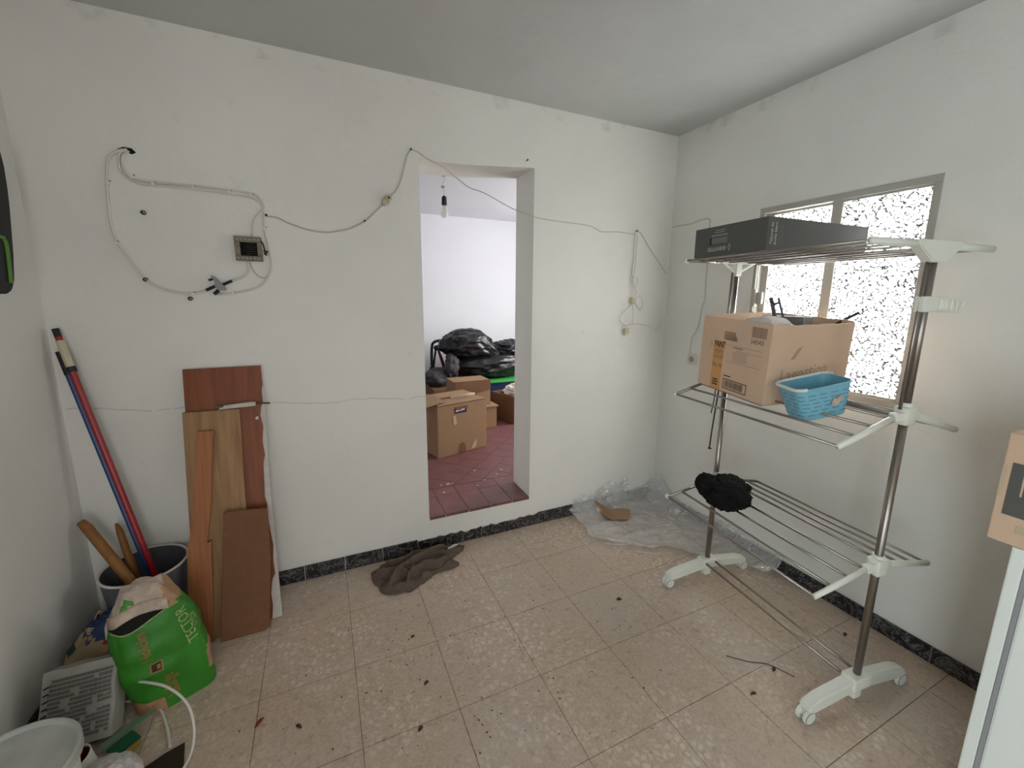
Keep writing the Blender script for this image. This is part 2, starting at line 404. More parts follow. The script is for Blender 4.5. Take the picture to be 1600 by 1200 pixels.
def ridge(p, s, oct=3):
    a = 0; amp = 1
    for _ in range(oct):
        a += amp*(1-abs(N.noise(p*s))*2); s *= 2.1; amp *= 0.5
    return a
def blob(bm, c, rad, seed=0, amp=0.15, fs=3.0, sub=4, flatten=None, rz=0.0):
    """closed crumpled body"""
    r = bmesh.ops.create_icosphere(bm, subdivisions=sub, radius=1.0)
    off = Vector((seed*7.3, seed*3.1, seed*1.7))
    for v in r['verts']:
        d = v.co.normalized()
        k = 1 + amp*(ridge(d+off, fs)-0.9) + amp*0.8*N.noise((d+off)*1.3)
        q = Vector((d.x*rad[0], d.y*rad[1], d.z*rad[2]))*k
        x = q.x*cos(rz)-q.y*sin(rz); y = q.x*sin(rz)+q.y*cos(rz)
        v.co = Vector((x, y, q.z))+Vector(c)
        if flatten is not None and v.co.z < flatten: v.co.z = flatten
    for x in bm.verts: x.tag = True
    return bm
def lump(bm, outline, z0, h, seed=0, rings=26, seg=96, fold=0.02, fscale=14.0, edge=0.012, wob=0.012, hf=None):
    """crumpled cloth / film patch inside a star-shaped outline on a surface"""
    cx = sum(p[0] for p in outline)/len(outline); cy = sum(p[1] for p in outline)/len(outline)
    O = smoothpts([(*p, 0) for p in outline+[outline[0]]], 4)
    angs = []
    def rad(a):
        best = 0
        d = Vector((cos(a), sin(a)))
        for i in range(len(O)-1):
            p = Vector((O[i].x-cx, O[i].y-cy)); q = Vector((O[i+1].x-cx, O[i+1].y-cy)); e = q-p
            den = d.x*e.y-d.y*e.x
            if abs(den) < 1e-12: continue
            t = (p.x*e.y-p.y*e.x)/den; s = (p.x*d.y-p.y*d.x)/den
            if t > 0 and -1e-6 <= s <= 1+1e-6: best = max(best, t)
        return best
    R = [rad(2*pi*k/seg) for k in range(seg)]
    grid = []
    for i in range(rings+1):
        f = i/rings; ring = []
        for k in range(seg):
            a = 2*pi*k/seg; rr_ = R[k]*f
            x = cx+cos(a)*rr_; y = cy+sin(a)*rr_
            w_ = wob*f*(N.noise(Vector((x*20+seed, y*20, seed))))
            x += w_*cos(a); y += w_*sin(a)
            q = Vector((x*fscale*0.6+seed*5, y*fscale, seed*2.2))
            z = h*(1-f**4) + fold*(ridge(q*0.5, 1.0, 3)-0.7)*min(1, (1-f)*5+0.25) + edge*(1 if f > 0.8 else 0.6)
            if hf: z += hf(x, y, f)
            ring.append(bm.verts.new((x, y, max(z0+0.0015, z0+z))))
        grid.append(ring)
    last = [bm.verts.new((v.co.x, v.co.y, z0+0.0008)) for v in grid[-1]]
    grid.append(last)
    for i in range(1, len(grid)-1):
        for k in range(seg): bm.faces.new((grid[i][k], grid[i][(k+1) % seg], grid[i+1][(k+1) % seg], grid[i+1][k]))
    c0 = grid[0][0]
    for k in range(seg): bm.faces.new((c0, grid[1][k], grid[1][(k+1) % seg]))
    for v in grid[0][1:]: bm.verts.remove(v)
    for x in bm.verts: x.tag = True
    return bm

# ------------------------------------------------------------------ room
XL, XR, YB, YF, ZC = -0.9715, 2.1911, 2.2215, -1.75, 2.5
YB2 = 2.462; FL2 = 0.2; ZC2 = 2.40; Y2 = 5.0; X2L, X2R = -1.0, 3.2
DX0, DX1, DZ0, DZ1 = 0.495, 1.145, 0.2, 2.155
WY0, WY1, WZ0, WZ1 = 0.854, 1.588, 1.012, 1.943

# back wall with the raised opening; slightly irregular plaster edges
bm = B()
box(bm, (XL-0.25, YB, -0.05), (DX0, YB2, ZC+0.1)); box(bm, (DX1, YB, -0.05), (X2R+0.1, YB2, ZC+0.1))
box(bm, (DX0, YB, -0.05), (DX1, YB2, DZ0-0.004)); 
# lintel with its sagging soffit
prism(bm, [(DX0, 2.136), (0.72, 2.140), (0.95, 2.160), (DX1, 2.178), (DX1, ZC+0.1), (DX0, ZC+0.1)], 'y', YB, YB2)
struct('wall_back', bm, MW)
bm = B(); box(bm, (XL-0.25, YF-0.2, -0.05), (XL, -1.42, ZC+0.1)); box(bm, (XL-0.25, -0.50, -0.05), (XL, YB, ZC+0.1)); box(bm, (XL-0.25, -1.42, 2.08), (XL, -0.50, ZC+0.1)); struct('wall_left', bm, MW2)
bm = B()
box(bm, (XR, YF-0.2, -0.05), (XR+0.2, WY0, ZC+0.1)); box(bm, (XR, WY1, -0.05), (XR+0.2, YB, ZC+0.1))
box(bm, (XR, WY0, -0.05), (XR+0.2, WY1, WZ0)); box(bm, (XR, WY0, WZ1), (XR+0.2, WY1, ZC+0.1))
struct('wall_right', bm, MW2)
bm = B()
box(bm, (XL, YF-0.2, -0.05), (-0.35, YF, ZC)); box(bm, (0.55, YF-0.2, -0.05), (XR, YF, ZC)); box(bm, (-0.35, YF-0.2, 2.05), (0.55, YF, ZC))
struct('wall_front', bm, MW2)
bm = B(); box(bm, (XL-0.25, YF-0.2, ZC), (XR+0.2, YB+0.02, ZC+0.1)); struct('ceiling', bm, MCEIL)

# floor: grout slab with terrazzo tiles
bm = B(); box(bm, (XL-1.2, YF-0.6, -0.08), (XR+0.2, YB2, -0.0025)); floor = struct('floor', bm, MGROUT)
TS = 0.3305; tx0, ty0 = 0.361, 1.2175
bm = B(); box(bm, (-TS/2+0.0011, -TS/2+0.0011, -0.012), (TS/2-0.0011, TS/2-0.0011, 0.0)); bmesh.ops.recalc_face_normals(bm, faces=bm.faces)
tme = bpy.data.meshes.new('floor_tile'); bm.to_mesh(tme); bm.free(); tme.materials.append(MTER)
for i in range(-5, 7):
    for j in range(-9, 4):
        x0 = tx0+i*TS; y0 = ty0+j*TS
        xa, xb = max(x0, XL), min(x0+TS, XR); ya, yb_ = max(y0, YF), min(y0+TS, YB)
        if xb-xa < 0.01 or yb_-ya < 0.01: continue
        if xb-xa > TS-1e-3 and yb_-ya > TS-1e-3:
            o = bpy.data.objects.new('floor_tile', tme); o.location = (x0+TS/2, y0+TS/2, random.uniform(-0.0005, 0.0))
        else:
            b2 = B(); box(b2, (xa+0.0011, ya+0.0011, -0.012), (xb-0.0011, yb_-0.0011, 0)); bmesh.ops.recalc_face_normals(b2, faces=b2.faces)
            me = bpy.data.meshes.new('floor_tile'); b2.to_mesh(me); b2.free(); me.materials.append(MTER)
            o = bpy.data.objects.new('floor_tile', me)
        COL.objects.link(o); o.parent = floor

# skirting of black marble tiles
bm = B(); box(bm, (XL, YB-0.006, 0), (XR, YB+0.004, 0.070)); bbk = struct('baseboard_back', bm, MPLWHITE)
x = -0.166-0.196*5; k = 0
while x < XR-0.012:
    a = max(x, XL+0.001); b_ = min(x+0.196, XR-0.014)
    if b_-a > 0.02:
        h0 = 0.076; bm = B(); pl = [(a+0.0015, 0.001), (b_-0.0015, 0.001)]
        if 0.3 < a < 1.2:      # plaster drips over the top edge below the opening
            m_ = 6
            for q in range(m_+1):
                t = q/m_; pl.append((b_-0.0015-(b_-a-0.003)*t, h0-0.004-0.016*max(0, nz(a*3+t*3.1, 0.4, k, 1.9))-0.004*(q % 2)))
        else: pl += [(b_-0.0015, h0), (a+0.0015, h0+0.001)]
        prism(bm, pl, 'y', YB-0.013, YB-0.002); obj('skirting_tile', bm, MMAR, bbk)
    x += 0.196; k += 1
bm = B(); box(bm, (XR-0.006, YF, 0), (XR+0.004, YB, 0.066)); bbr = struct('baseboard_right', bm, MPLWHITE)
y = YB-0.013
while y > YF+0.05:
    a = max(y-0.199, YF); bm = B(); box(bm, (XR-0.013, a+0.0015, 0.001), (XR-0.002, y-0.0015, 0.072), 0.001); obj('skirting_tile', bm, MMAR, bbr); y -= 0.199
bm = B(); box(bm, (XL-0.004, -0.49, 0), (XL+0.006, YB-0.014, 0.066)); bbl = struct('baseboard_left', bm, MPLWHITE)
y = YB-0.015
while y > -0.30:
    a = max(y-0.199, -0.49); bm = B(); box(bm, (XL+0.002, a+0.0015, 0.001), (XL+0.013, y-0.0015, 0.072), 0.001); obj('skirting_tile', bm, MMAR, bbl); y -= 0.199

# window: aluminium frame, two sashes of figured glass
fx0, fx1 = XR-0.004, XR+0.05
bm = B()
box(bm, (fx0, WY0, WZ1-0.030), (fx1, WY1, WZ1), 0.002); box(bm, (fx0, WY0, WZ0), (fx1, WY1, WZ0+0.028), 0.002)
box(bm, (fx0, WY0, WZ0+0.0281), (fx1, WY0+0.024, WZ1-0.0301), 0.002); box(bm, (fx0, WY1-0.026, WZ0+0.0281), (fx1, WY1, WZ1-0.0301), 0.002)
win = struct('window_1', bm, MALU)
def sash(y0, y1, xo, wl, wr):
    bm = B(); z0, z1 = WZ0+0.029, WZ1-0.031; t = 0.010
    x0, x1 = xo, xo+0.020
    box(bm, (x0, y0, z0), (x1, y0+wl, z1), 0.001); box(bm, (x0, y1-wr, z0), (x1, y1, z1), 0.001)
    box(bm, (x0, y0+wl+.0001, z1-t), (x1, y1-wr-.0001, z1), 0.001); box(bm, (x0, y0+wl+.0001, z0), (x1, y1-wr-.0001, z0+t), 0.001)
    s = obj('window_sash', bm, MALU, win)
    bm = B(); box(bm, (x0+0.008, y0+wl, z0+t), (x0+0.012, y1-wr, z1-t)); obj('glass_pane', bm, MGLASS, s)
sash(0.8785, 1.236, XR+0.002, 0.004, 0.044)
sash(1.192, 1.5615, XR+0.024, 0.042, 0.034)
bm = B(); box(bm, (XR-0.014, 1.520, 1.440), (XR+0.0, 1.556, 1.502), 0.003); box(bm, (XR-0.022, 1.553, 1.425), (XR-0.004, 1.578, 1.520), 0.004)
tube(bm, [(XR-0.010, 1.570, 1.395), (XR-0.010, 1.570, 1.660)], 0.007); obj('latch', bm, MALU, win)
bm = B(); box(bm, (XR-0.006, WY1+0.000, WZ0-0.005), (XR+0.01, WY1+0.016, WZ1+0.002), 0.002); obj('frame_trim', bm, MWP, win)
# exterior sill and reveal outside
bm = B(); box(bm, (XR+0.2, WY0-0.1, WZ0-0.05), (XR+0.26, WY1+0.1, WZ0-0.01), 0.004); obj('outer_sill', bm, MPLWHITE, win)

# storage room beyond the opening
bm = B(); box(bm, (X2L-0.15, YB2, 0.0), (X2R+0.15, Y2+0.15, FL2-0.003)); box(bm, (DX0, YB+0.004, 0.0), (DX1, YB2, FL2-0.003))
fl2 = struct('floor_2', bm, MGR2)
# sill tiles
for i in range(5):
    a = 0.450+0.1435*i; b_ = a+0.1435; a = max(a, DX0+0.001); b_ = min(b_, DX1-0.001)
    bm = B(); box(bm, (a+0.0015, YB-0.004+0.0015*(i % 2), FL2-0.018), (b_-0.0015, 2.452, FL2+0.0005*(i % 3)), 0.0012); obj('sill_tile', bm, MREDT, fl2)
def clip(poly, ax, v, keep_gt):
    out = []
    for i in range(len(poly)):
        p, q = poly[i], poly[(i+1) % len(poly)]
        ip = (p[ax] > v) == keep_gt; iq = (q[ax] > v) == keep_gt
        if ip: out.append(p)
        if ip != iq:
            t = (v-p[ax])/(q[ax]-p[ax]); out.append((p[0]+(q[0]-p[0])*t, p[1]+(q[1]-p[1])*t))
    return out
for i in range(14):
    a = 0.31+0.1435*i
    bm = B(); box(bm, (a+0.0015, 2.4545, FL2-0.018), (a+0.142, 2.566, FL2), 0.001); obj('storage_floor_tile', bm, MREDT, fl2)
for i in range(-4, 14):
    for j in range(14, 34):
        s = 0.142; a = 0.774; c0 = (a+ (i-2)*s*0.7071 + (j-21)*s*0.7071, 2.898 - (i-2)*s*0.7071 + (j-21)*s*0.7071)
        h = s*0.7071-0.0018
        poly = [(c0[0]+h, c0[1]), (c0[0], c0[1]+h), (c0[0]-h, c0[1]), (c0[0], c0[1]-h)]
        if c0[0] < 0.35 or c0[0] > 2.3 or c0[1] > 4.1: continue
        poly = clip(poly, 1, 2.569, True)
        if len(poly) < 3: continue
        bm = B(); prism(bm, poly, 'z', FL2-0.012, FL2+random.uniform(-0.0006, 0.0006)); obj('storage_floor_tile', bm, MREDT, fl2)
bm = B(); box(bm, (X2L-0.15, Y2, FL2), (X2R+0.15, Y2+0.15, 2.6)); struct('wall_far', bm, MW3)
bm = B(); box(bm, (X2L-0.15, YB2, FL2), (X2L, Y2, 2.6)); struct('wall_far_left', bm, MW3)
bm = B(); box(bm, (X2R, YB2, FL2), (X2R+0.15, 2.75, 2.6)); box(bm, (X2R, 3.95, FL2), (X2R+0.15, Y2, 2.6))
box(bm, (X2R, 2.75, FL2), (X2R+0.15, 3.95, 0.95)); box(bm, (X2R, 2.75, 2.2), (X2R+0.15, 3.95, 2.6)); struct('wall_far_right', bm, MW3)
bm = B(); box(bm, (X2L-0.15, YB2, ZC2), (X2R+0.15, Y2, ZC2+0.15)); struct('ceiling_2', bm, MW3)

# ------------------------------------------------------------------ drying rack
RA = Vector((1.703, 0.654)); RL = 0.7293; RANG = math.atan2(0.99411561, 0.10832432)   # bars run along local x
rack = thing('drying_rack', 'three-tier chrome clothes drying rack with white plastic joints and castors before the window', 'drying rack', (RA.x, RA.y, 0), (0, 0, RANG))
# local frame: x along bars (0 = near post, RL = far post); y: +y = toward room (-V), -y = toward wall
SH = [(0.556, -0.052, 4), (1.098, -0.076, 4), (1.630, 0.0, 4)]   # hub height, drop at the tip
VB = [0.055, 0.130, 0.208, 0.288]
def sz(t, v): return SH[t][0] + SH[t][1]*min(1, max(0, (v-0.03)/0.258))
for s, xx in ((0, 0.0), (1, RL)):
    bm = B(); tube(bm, [(xx, 0, 0.055), (xx, 0, 1.075)], 0.0125, 14); obj('post', bm, MCHROME, rack, smooth=True)
    bm = B(); tube(bm, [(xx, 0, 1.12), (xx, 0, 1.60)], 0.0105, 14); tube(bm, [(xx, 0.030, 1.12), (xx, 0.026, 1.585)], 0.005, 8); obj('post', bm, MCHROME, rack, smooth=True)
    # foot: arched white plastic beam with castors
    foot = B(); prof = [(-0.255, 0.050), (-0.250, 0.072), (-0.20, 0.090), (-0.06, 0.108), (0.06, 0.108), (0.20, 0.090), (0.250, 0.072), (0.255, 0.050), (0.235, 0.040), (0.05, 0.062), (-0.05, 0.062), (-0.235, 0.040)]
    prism(foot, [(a, b) for a, b in prof], 'x', xx-0.021, xx+0.021, 0.005)
    box(foot, (xx-0.026, -0.045, 0.070), (xx+0.026, 0.045, 0.117), 0.006)
    box(foot, (xx-0.014, -0.02, 0.022), (xx+0.014, 0.02, 0.072), 0.005)
    f = obj('foot', foot, MWP, rack)
    for yy in (-0.243, 0.243):
        bm = B()
        for q in (-0.013, 0.013):
            c = Vector((xx+q, yy, 0.026)); tube(bm, [c-Vector((0.007, 0, 0)), c-Vector((0.005, 0, 0)), c+Vector((0.005, 0, 0)), c+Vector((0.007, 0, 0))], 0.026, 20, taper=[0.86, 1, 1, 0.86])
        tube(bm, [(xx, yy, 0.026), (xx, yy, 0.055)], 0.009, 10)
        box(bm, (xx-0.006, yy-0.014, 0.026), (xx+0.006, yy+0.014, 0.048))
        obj('castor', bm, MWP, f)
        for q in (-0.0205, 0.0205):
            bm = B(); tube(bm, [(xx+q, yy+0.0235*cos(2*pi*k/24), 0.026+0.0235*sin(2*pi*k/24)) for k in range(24)], 0.0016, 6, closed=True); obj('castor_ring', bm, MGASK, f)
for t in range(3):
    hz = SH[t][0]
    for s, xx in ((0, 0.0), (1, RL)):
        hub = B()
        if t < 2:
            box(hub, (xx-0.021, -0.024, hz-0.030), (xx+0.021, 0.024, hz+0.030), 0.006)
            box(hub, (xx-0.012, -0.060, hz-0.014), (xx+0.012, 0.060, hz+0.012), 0.004)
            tube(hub, [(xx, 0, hz+0.028), (xx, 0, hz+0.042)], 0.017, 14)
        elif s == 1:
            box(hub, (xx-0.013, -0.016, hz-0.062), (xx+0.013, 0.016, hz-0.004), 0.003)
            for sg in (-1, 1): tube(hub, [(xx, 0, hz-0.050), (xx, sg*0.085, hz-0.004)], 0.007, 8)
            box(hub, (xx-0.008, -0.10, hz-0.006), (xx+0.008, 0.10, hz+0.004), 0.002)
        else:
            prism(hub, [(-0.10, hz+0.012), (0.10, hz+0.012), (0.10, hz-0.006), (0.03, hz-0.052), (-0.03, hz-0.052), (-0.10, hz-0.006)], 'x', xx-0.016, xx+0.016, 0.003)
        obj('hub_joint', hub, MWP, rack)
        for sg in (-1, 1):
            bm = B(); a = (xx, sg*0.045, sz(t, 0.045)); b_ = (xx, sg*0.292, sz(t, 0.292))
            if s == 0:
                tube(bm, [a, (xx, sg*0.17, sz(t, 0.17)), b_], 0.0125, 10, taper=[1.0, 0.95, 0.85], flat=0.75); obj('shelf_arm', bm, MWP, rack, smooth=True)
            else:
                tube(bm, [a, b_], 0.007, 10); obj('shelf_arm', bm, MCHROME, rack, smooth=True)
                bm = B(); tube(bm, [(xx-0.004, sg*0.288, b_[2]), (xx+0.012, sg*0.288, b_[2])], 0.011, 10); obj('end_cap', bm, MWP, rack, smooth=True)
    for sg in (-1, 1):
        for v in VB:
            z = sz(t, v)
            bm = B(); tube(bm, [(0.0, sg*v, z), (RL, sg*v, z)], 0.0036 if t == 2 else 0.0048, 10); obj('shelf_bar', bm, MCHROME, rack, smooth=True)
for v in (0.030, -0.030):
    bm = B(); tube(bm, [(0.02, v, 0.098), (RL-0.02, v, 0.098)], 0.0055, 10); obj('base_bar', bm, MCHROME, rack, smooth=True)
# side hanger on the near post (a flat looped bracket toward the wall)
bm = B(); pts = [(0.0, -0.02, 1.472), (0.0, -0.17, 1.470), (0.0, -0.188, 1.462), (0.0, -0.180, 1.438), (0.0, -0.16, 1.432), (0.0, -0.02, 1.436)]
tube(bm, smoothpts(pts, 4), 0.005, 8); box(bm, (-0.014, -0.035, 1.430), (0.014, 0.032, 1.478), 0.004)
for q in range(5): tube(bm, [(0, -0.05-0.027*q, 1.471), (0, -0.05-0.027*q, 1.436)], 0.003, 6)
obj('side_hanger', bm, MWP, rack)

# cardboard box on the middle shelf (fitted pose)
def Rz(a): return Matrix.Rotation(a, 4, 'Z')
def box_root(name, label, cat, c, yaw, a=0, b=0):
    m = Rz(yaw) @ Matrix.Rotation(a, 4, 'X') @ Matrix.Rotation(b, 4, 'Y')
    return thing(name, label, cat, c, m.to_euler())
W_, D_, H_ = 0.410, 0.366, 0.315
cb = box_root('cardboard_box', 'open brown carton with orange band and barcode on the middle tier of the rack', 'box', (1.778, 1.177, 1.071), -0.153, 0.058, -0.027)
t = 0.004
def carton_side(bm, p0, p1, z0, z1, th, ragged=0, seed=0):
    """vertical panel from p0 to p1 with a slightly wavy top edge"""
    p0 = Vector((*p0, 0)); p1 = Vector((*p1, 0)); d = (p1-p0).normalized(); n = Vector((-d.y, d.x, 0))*th
    K = 10; L = (p1-p0).length; prev = None
    for i in range(K+1):
        q = p0+d*L*i/K; zt = z1+ragged*nz(i*0.8+seed, seed, 0.3, 1.0); 
        ring = [bm.verts.new(q+Vector((0, 0, z0))), bm.verts.new(q+n+Vector((0, 0, z0))), bm.verts.new(q+n+Vector((0, 0, zt))), bm.verts.new(q+Vector((0, 0, zt)))]
        if prev:
            for k in range(4): bm.faces.new((prev[k], prev[(k+1) % 4], ring[(k+1) % 4], ring[k]))
        else: bm.faces.new(ring)
        prev = ring
    bm.faces.new(prev[::-1])
    for x in bm.verts: x.tag = True
hw, hd = W_/2, D_/2
bm = B()   # near printed face (-x) with the hand hole
hy0, hy1, hz0, hz1 = -0.020, 0.055, 0.225, 0.262      # local y (0.183 = left in view)
box(bm, (-hw, -hd, 0), (-hw+t, hd, hz0)); box(bm, (-hw, -hd, hz0), (-hw+t, hy0, hz1)); box(bm, (-hw, hy1, hz0), (-hw+t, hd, hz1)); box(bm, (-hw, -hd, hz1), (-hw+t, hd, H_))
obj('front_panel', bm, MCARD, cb)
bm = B(); carton_side(bm, (-hw+t, -hd), (hw, -hd), 0, H_-0.004, t, 0.006, 3); obj('side_panel', bm, MCARD, cb)
bm = B(); carton_side(bm, (-hw+t, hd-t), (hw, hd-t), 0, H_+0.004, t, 0.008, 5); obj('side_panel', bm, MCARD, cb)
bm = B(); carton_side(bm, (hw, -hd+t), (hw, hd-t), 0, H_+0.002, t, 0.006, 8); obj('back_panel', bm, MCARD, cb)
bm = B(); box(bm, (-hw+t, -hd+t, 0.001), (hw-t, hd-t, 0.006)); obj('bottom_panel', bm, MCARD3, cb)
bm = B(); box(bm, (-hw+0.006, -hd+0.01, -0.006), (-hw+0.16, hd-0.01, -0.0005)); obj('loose_bottom_flap', bm, MCARD3, cb)
# print: face frame looking at -x face: right = -y, up = +z
fo = (-hw, 0, 0); fr_, fu = (0, -1, 0), (0, 0, 1)
bm = B(); quads(bm, [(-0.105, 0.0, -0.045, 0.215)], fo, fr_, fu, 0.0005); obj('orange_band', bm, MORANGE, cb)
text('PANT', 0.040, (-hw-0.0008, 0.070, 0.200), fr_, fu, MINK, cb, sx=0.62, bold=0.0006)
text('I', 0.034, (-hw-0.0008, 0.120, 0.196), fr_, fu, MINK2, cb, sx=0.6)
text('HEIN\nOLUE', 0.024, (-hw-0.0012, 0.072, 0.158), fr_, fu, MINK2, cb, sx=0.9)
text('20 x 10', 0.026, (-hw-0.0012, 0.075, 0.108), fr_, fu, MINK2, cb, sx=0.7)
text('34543', 0.026, (-hw-0.0008, -0.120, 0.238), fr_, fu, MINK2, cb, sx=1.0, bold=0.0004)
bars = []; xx = 0.090
random.seed(3)
while xx < 0.160:
    w_ = random.choice((0.0012, 0.002, 0.003)); bars.append((xx, 0.256, min(xx+w_, 0.161), 0.298)); xx += w_+random.choice((0.0012, 0.0018))
bars += [(-0.052+0.02, 0.205, 0.150, 0.2065), (0.02, 0.186, 0.150, 0.1875), (-0.03, 0.135, 0.150, 0.1365)]
for q in range(5): bars.append((0.005+0.003*(q % 2), 0.178-0.0085*q, 0.085-0.004*(q % 3), 0.180-0.0085*q))
bars += [(0.005, 0.196, 0.055, 0.201)]
bm = B(); quads(bm, bars, fo, fr_, fu, 0.0006); obj('printed_lines', bm, MINK2, cb)
bars = [(-0.030, 0.070, 0.010, 0.0745), (-0.030, 0.015, 0.098, 0.0185), (-0.030, 0.0555, 0.098, 0.059), (-0.030, 0.015, -0.0265, 0.059), (0.0945, 0.015, 0.098, 0.059)]
xx = -0.020
while xx < 0.080:
    w_ = random.choice((0.0012, 0.002)); bars.append((xx, 0.023, xx+w_, 0.052)); xx += w_+random.choice((0.001, 0.0018))
bars += [(-0.092, 0.018+0.011*q, -0.06, 0.024+0.011*q) for q in range(3)]
bm = B(); quads(bm, bars, fo, fr_, fu, 0.0008); obj('printed_barcode', bm, MINK, cb)
# faded script on the long side
text('Lagostina', 0.075, (-0.02, -hd-0.0005, 0.120), (1, 0, 0.10), (0, 0, 1), mat('very_faded_ink', (178, 150, 126), 0.8), cb, sx=0.85)
bm = B(); so = Vector((-0.10, -hd-0.0006, 0.175)); vs = [bm.verts.new(so+Vector(q)) for q in ((0, 0, 0), (0.022, 0, 0.004), (0.055, 0, 0.052), (0.030, 0, 0.045))]; bm.faces.new(vs); obj('red_mark', bm, MINK3, cb)
# contents
bm = B(); lump(bm, [(1.60, 1.06), (1.68, 1.04), (1.72, 1.12), (1.66, 1.20), (1.60, 1.16)], 1.36, 0.022, 2, 10, 40, 0.012, 18); 
wcl = obj('white_cloth', bm, MPLWHITE); tag(wcl, 'white cloth bulging out of the open carton on the drying rack', 'cloth')
# thicken cloth so that it fills the carton below
bm = B(); blob(bm, (1.705, 1.14, 1.315), (0.10, 0.13, 0.065), 3, 0.08, 2.5, 3); obj('cloth_bulk', bm, MPLWHITE, wcl)
mt = thing('folding_rods', 'grey metal folding rods sticking up out of the open carton', 'rods', (1.80, 1.18, 1.08))
for (p, q, r_) in (((1.80, 1.085, 1.09), (1.78, 1.200, 1.4725), 0.0095), ((1.835, 1.06, 1.09), (1.78, 1.167, 1.4720), 0.0055)):
    bm = B(); tube(bm, [p, q], r_, 8, flat=0.5); obj('rod', bm, mat('grey_metal', (96, 100, 104), 0.4, 0.6), mt, world=True)
bm = B(); tube(bm, [(1.78, 1.195, 1.455), (1.782, 1.18, 1.444), (1.783, 1.162, 1.452)], 0.005, 6); obj('rod_bracket', bm, MBLACK, mt, world=True)
bm = B(); tube(bm, [(1.86, 1.08, 1.30), (1.99, 0.965, 1.415)], 0.006, 8, flat=0.6)
tag(obj('dark_stick', bm, MBLACK), 'thin dark stick leaning out of the right corner of the open carton', 'stick')
bm = B(); box(bm, (1.86, 1.10, 1.10), (1.93, 1.28, 1.392), 0.004); tag(obj('grey_board', bm, MGREYMID), 'grey flat board end inside the open carton against the window', 'board')

# dark flat box on the top shelf, printed upside down
gb = box_root('flat_box', 'flat charcoal box with upside-down grey lettering on the top tier of the rack', 'box', (1.77, 1.188, 1.637), -0.057, -0.009, 0.001)
gw, gd, gh = 0.571/2, 0.338/2, 0.118
bm = B(); box(bm, (-gw, -gd, 0), (gw, gd, gh), 0.0015); obj('carton', bm, MGREYBOX, gb)
fo = (-gw, 0, 0)
bm = B(); box(bm, (-gw-0.0006, 0.003, 0.050), (-gw+0.001, 0.082, 0.072), 0.0); obj('hand_hole', bm, MGREYMID, gb)
bm = B(); box(bm, (-gw-0.0009, 0.080, 0.046), (-gw+0.001, 0.087, 0.074), 0.0); obj('hand_hole_edge', bm, MDARK, gb)
bm = B(); quads(bm, [(-0.082, 0.080, -0.002, 0.083), (-0.066, 0.092, -0.020, 0.094), (-0.062, 0.100, -0.012, 0.102)], fo, fr_, fu, 0.0008); obj('printed_lines', bm, MGREYTXT, gb)
text('IDENTITES', 0.021, (-gw-0.0009, 0.052, 0.029), (0, 1, 0), (0, 0, -1), MGREYTXT, gb, sx=0.92, bold=0.0003)
bm = B(); cc = Vector((-gw-0.0010, -0.010, 0.030))
for (r1, r2) in ((0.008, 0.0052),):
    P = [(0, r1), (r1, 0), (0, -r1), (-r1, 0)]; Q = [(0, r2), (r2, 0), (0, -r2), (-r2, 0)]
    for k in range(4):
        bm.faces.new([bm.verts.new(cc+Vector((0, a, b_))) for a, b_ in (P[k], P[(k+1) % 4], Q[(k+1) % 4], Q[k])])
for a, b_ in ((0, 0.010), (0, -0.010)):
    bm.faces.new([bm.verts.new(cc+Vector((0, a+q[0], b_+q[1]))) for q in ((-.002, -.003), (.002, -.003), (.002, .003), (-.002, .003))])
obj('printed_emblem', bm, MGREYTXT, gb)
text('Taburet de', 0.017, (-gw+0.022, -gd-0.0006, 0.060), (0, 0, 1), (-1, 0, 0), MGREYTXT, gb, bold=0.0003)
text('ducha blanc', 0.017, (-gw+0.042, -gd-0.0006, 0.060), (0, 0, 1), (-1, 0, 0), MGREYTXT, gb, bold=0.0003)
text('tabouret de\ndouche blanc', 0.013, (-gw+0.066, -gd-0.0006, 0.060), (0, 0, 1), (-1, 0, 0), MGREYMID, gb)

# blue basket on the middle shelf
bk = box_root('storage_basket', 'small light-blue slotted plastic basket with white rim and torn sticker on the middle tier', 'basket', (1.632, 0.880, 1.054), -0.412, 0.025, -0.224)
def rrect(hx, hy, r, z, n=6):
    out = []
    for (cx, cy, a0) in ((hx-r, hy-r, 0), (-hx+r, hy-r, pi/2), (-hx+r, -hy+r, pi), (hx-r, -hy+r, 3*pi/2)):
        for k in range(n+1):
            a = a0+pi/2*k/n; out.append((cx+r*cos(a), cy+r*sin(a), z))
    return out
bm = B(); bx, by, bh = 0.0985, 0.068, 0.118
LV = [(0, 0.80, 0.80), (0.006, 0.82, 0.82), (bh*0.5, 0.90, 0.90), (bh, 1.0, 1.0), (bh, 0.965, 0.965), (0.010, 0.79, 0.79)]
rings = [[bm.verts.new(p) for p in rrect(bx*a, by*b_, 0.030, z)] for z, a, b_ in LV]
for i in range(len(rings)-1):
    n_ = len(rings[0])
    for k in range(n_): bm.faces.new((rings[i][k], rings[i][(k+1) % n_], rings[i+1][(k+1) % n_], rings[i+1][k]))
bm.faces.new(rings[0][::-1]); bm.faces.new(rings[-1])
for x in bm.verts: x.tag = True
shade_auto(obj('basket_body', bm, MBLUE, bk))
bm = B(); rim = rrect(bx*1.0, by*1.0, 0.030, bh)
tube(bm, rim, 0.0045, 8, closed=True); shade_auto(obj('rim', bm, MBLUE, bk))
bm = B(); hl = [p for p in rrect(bx*1.02, by*1.02, 0.030, bh+0.004, 6) if p[0] < -0.02 or p[1] > 0]
hl.sort(key=lambda p: math.atan2(p[1]-0.0, p[0])% (2*pi)); 
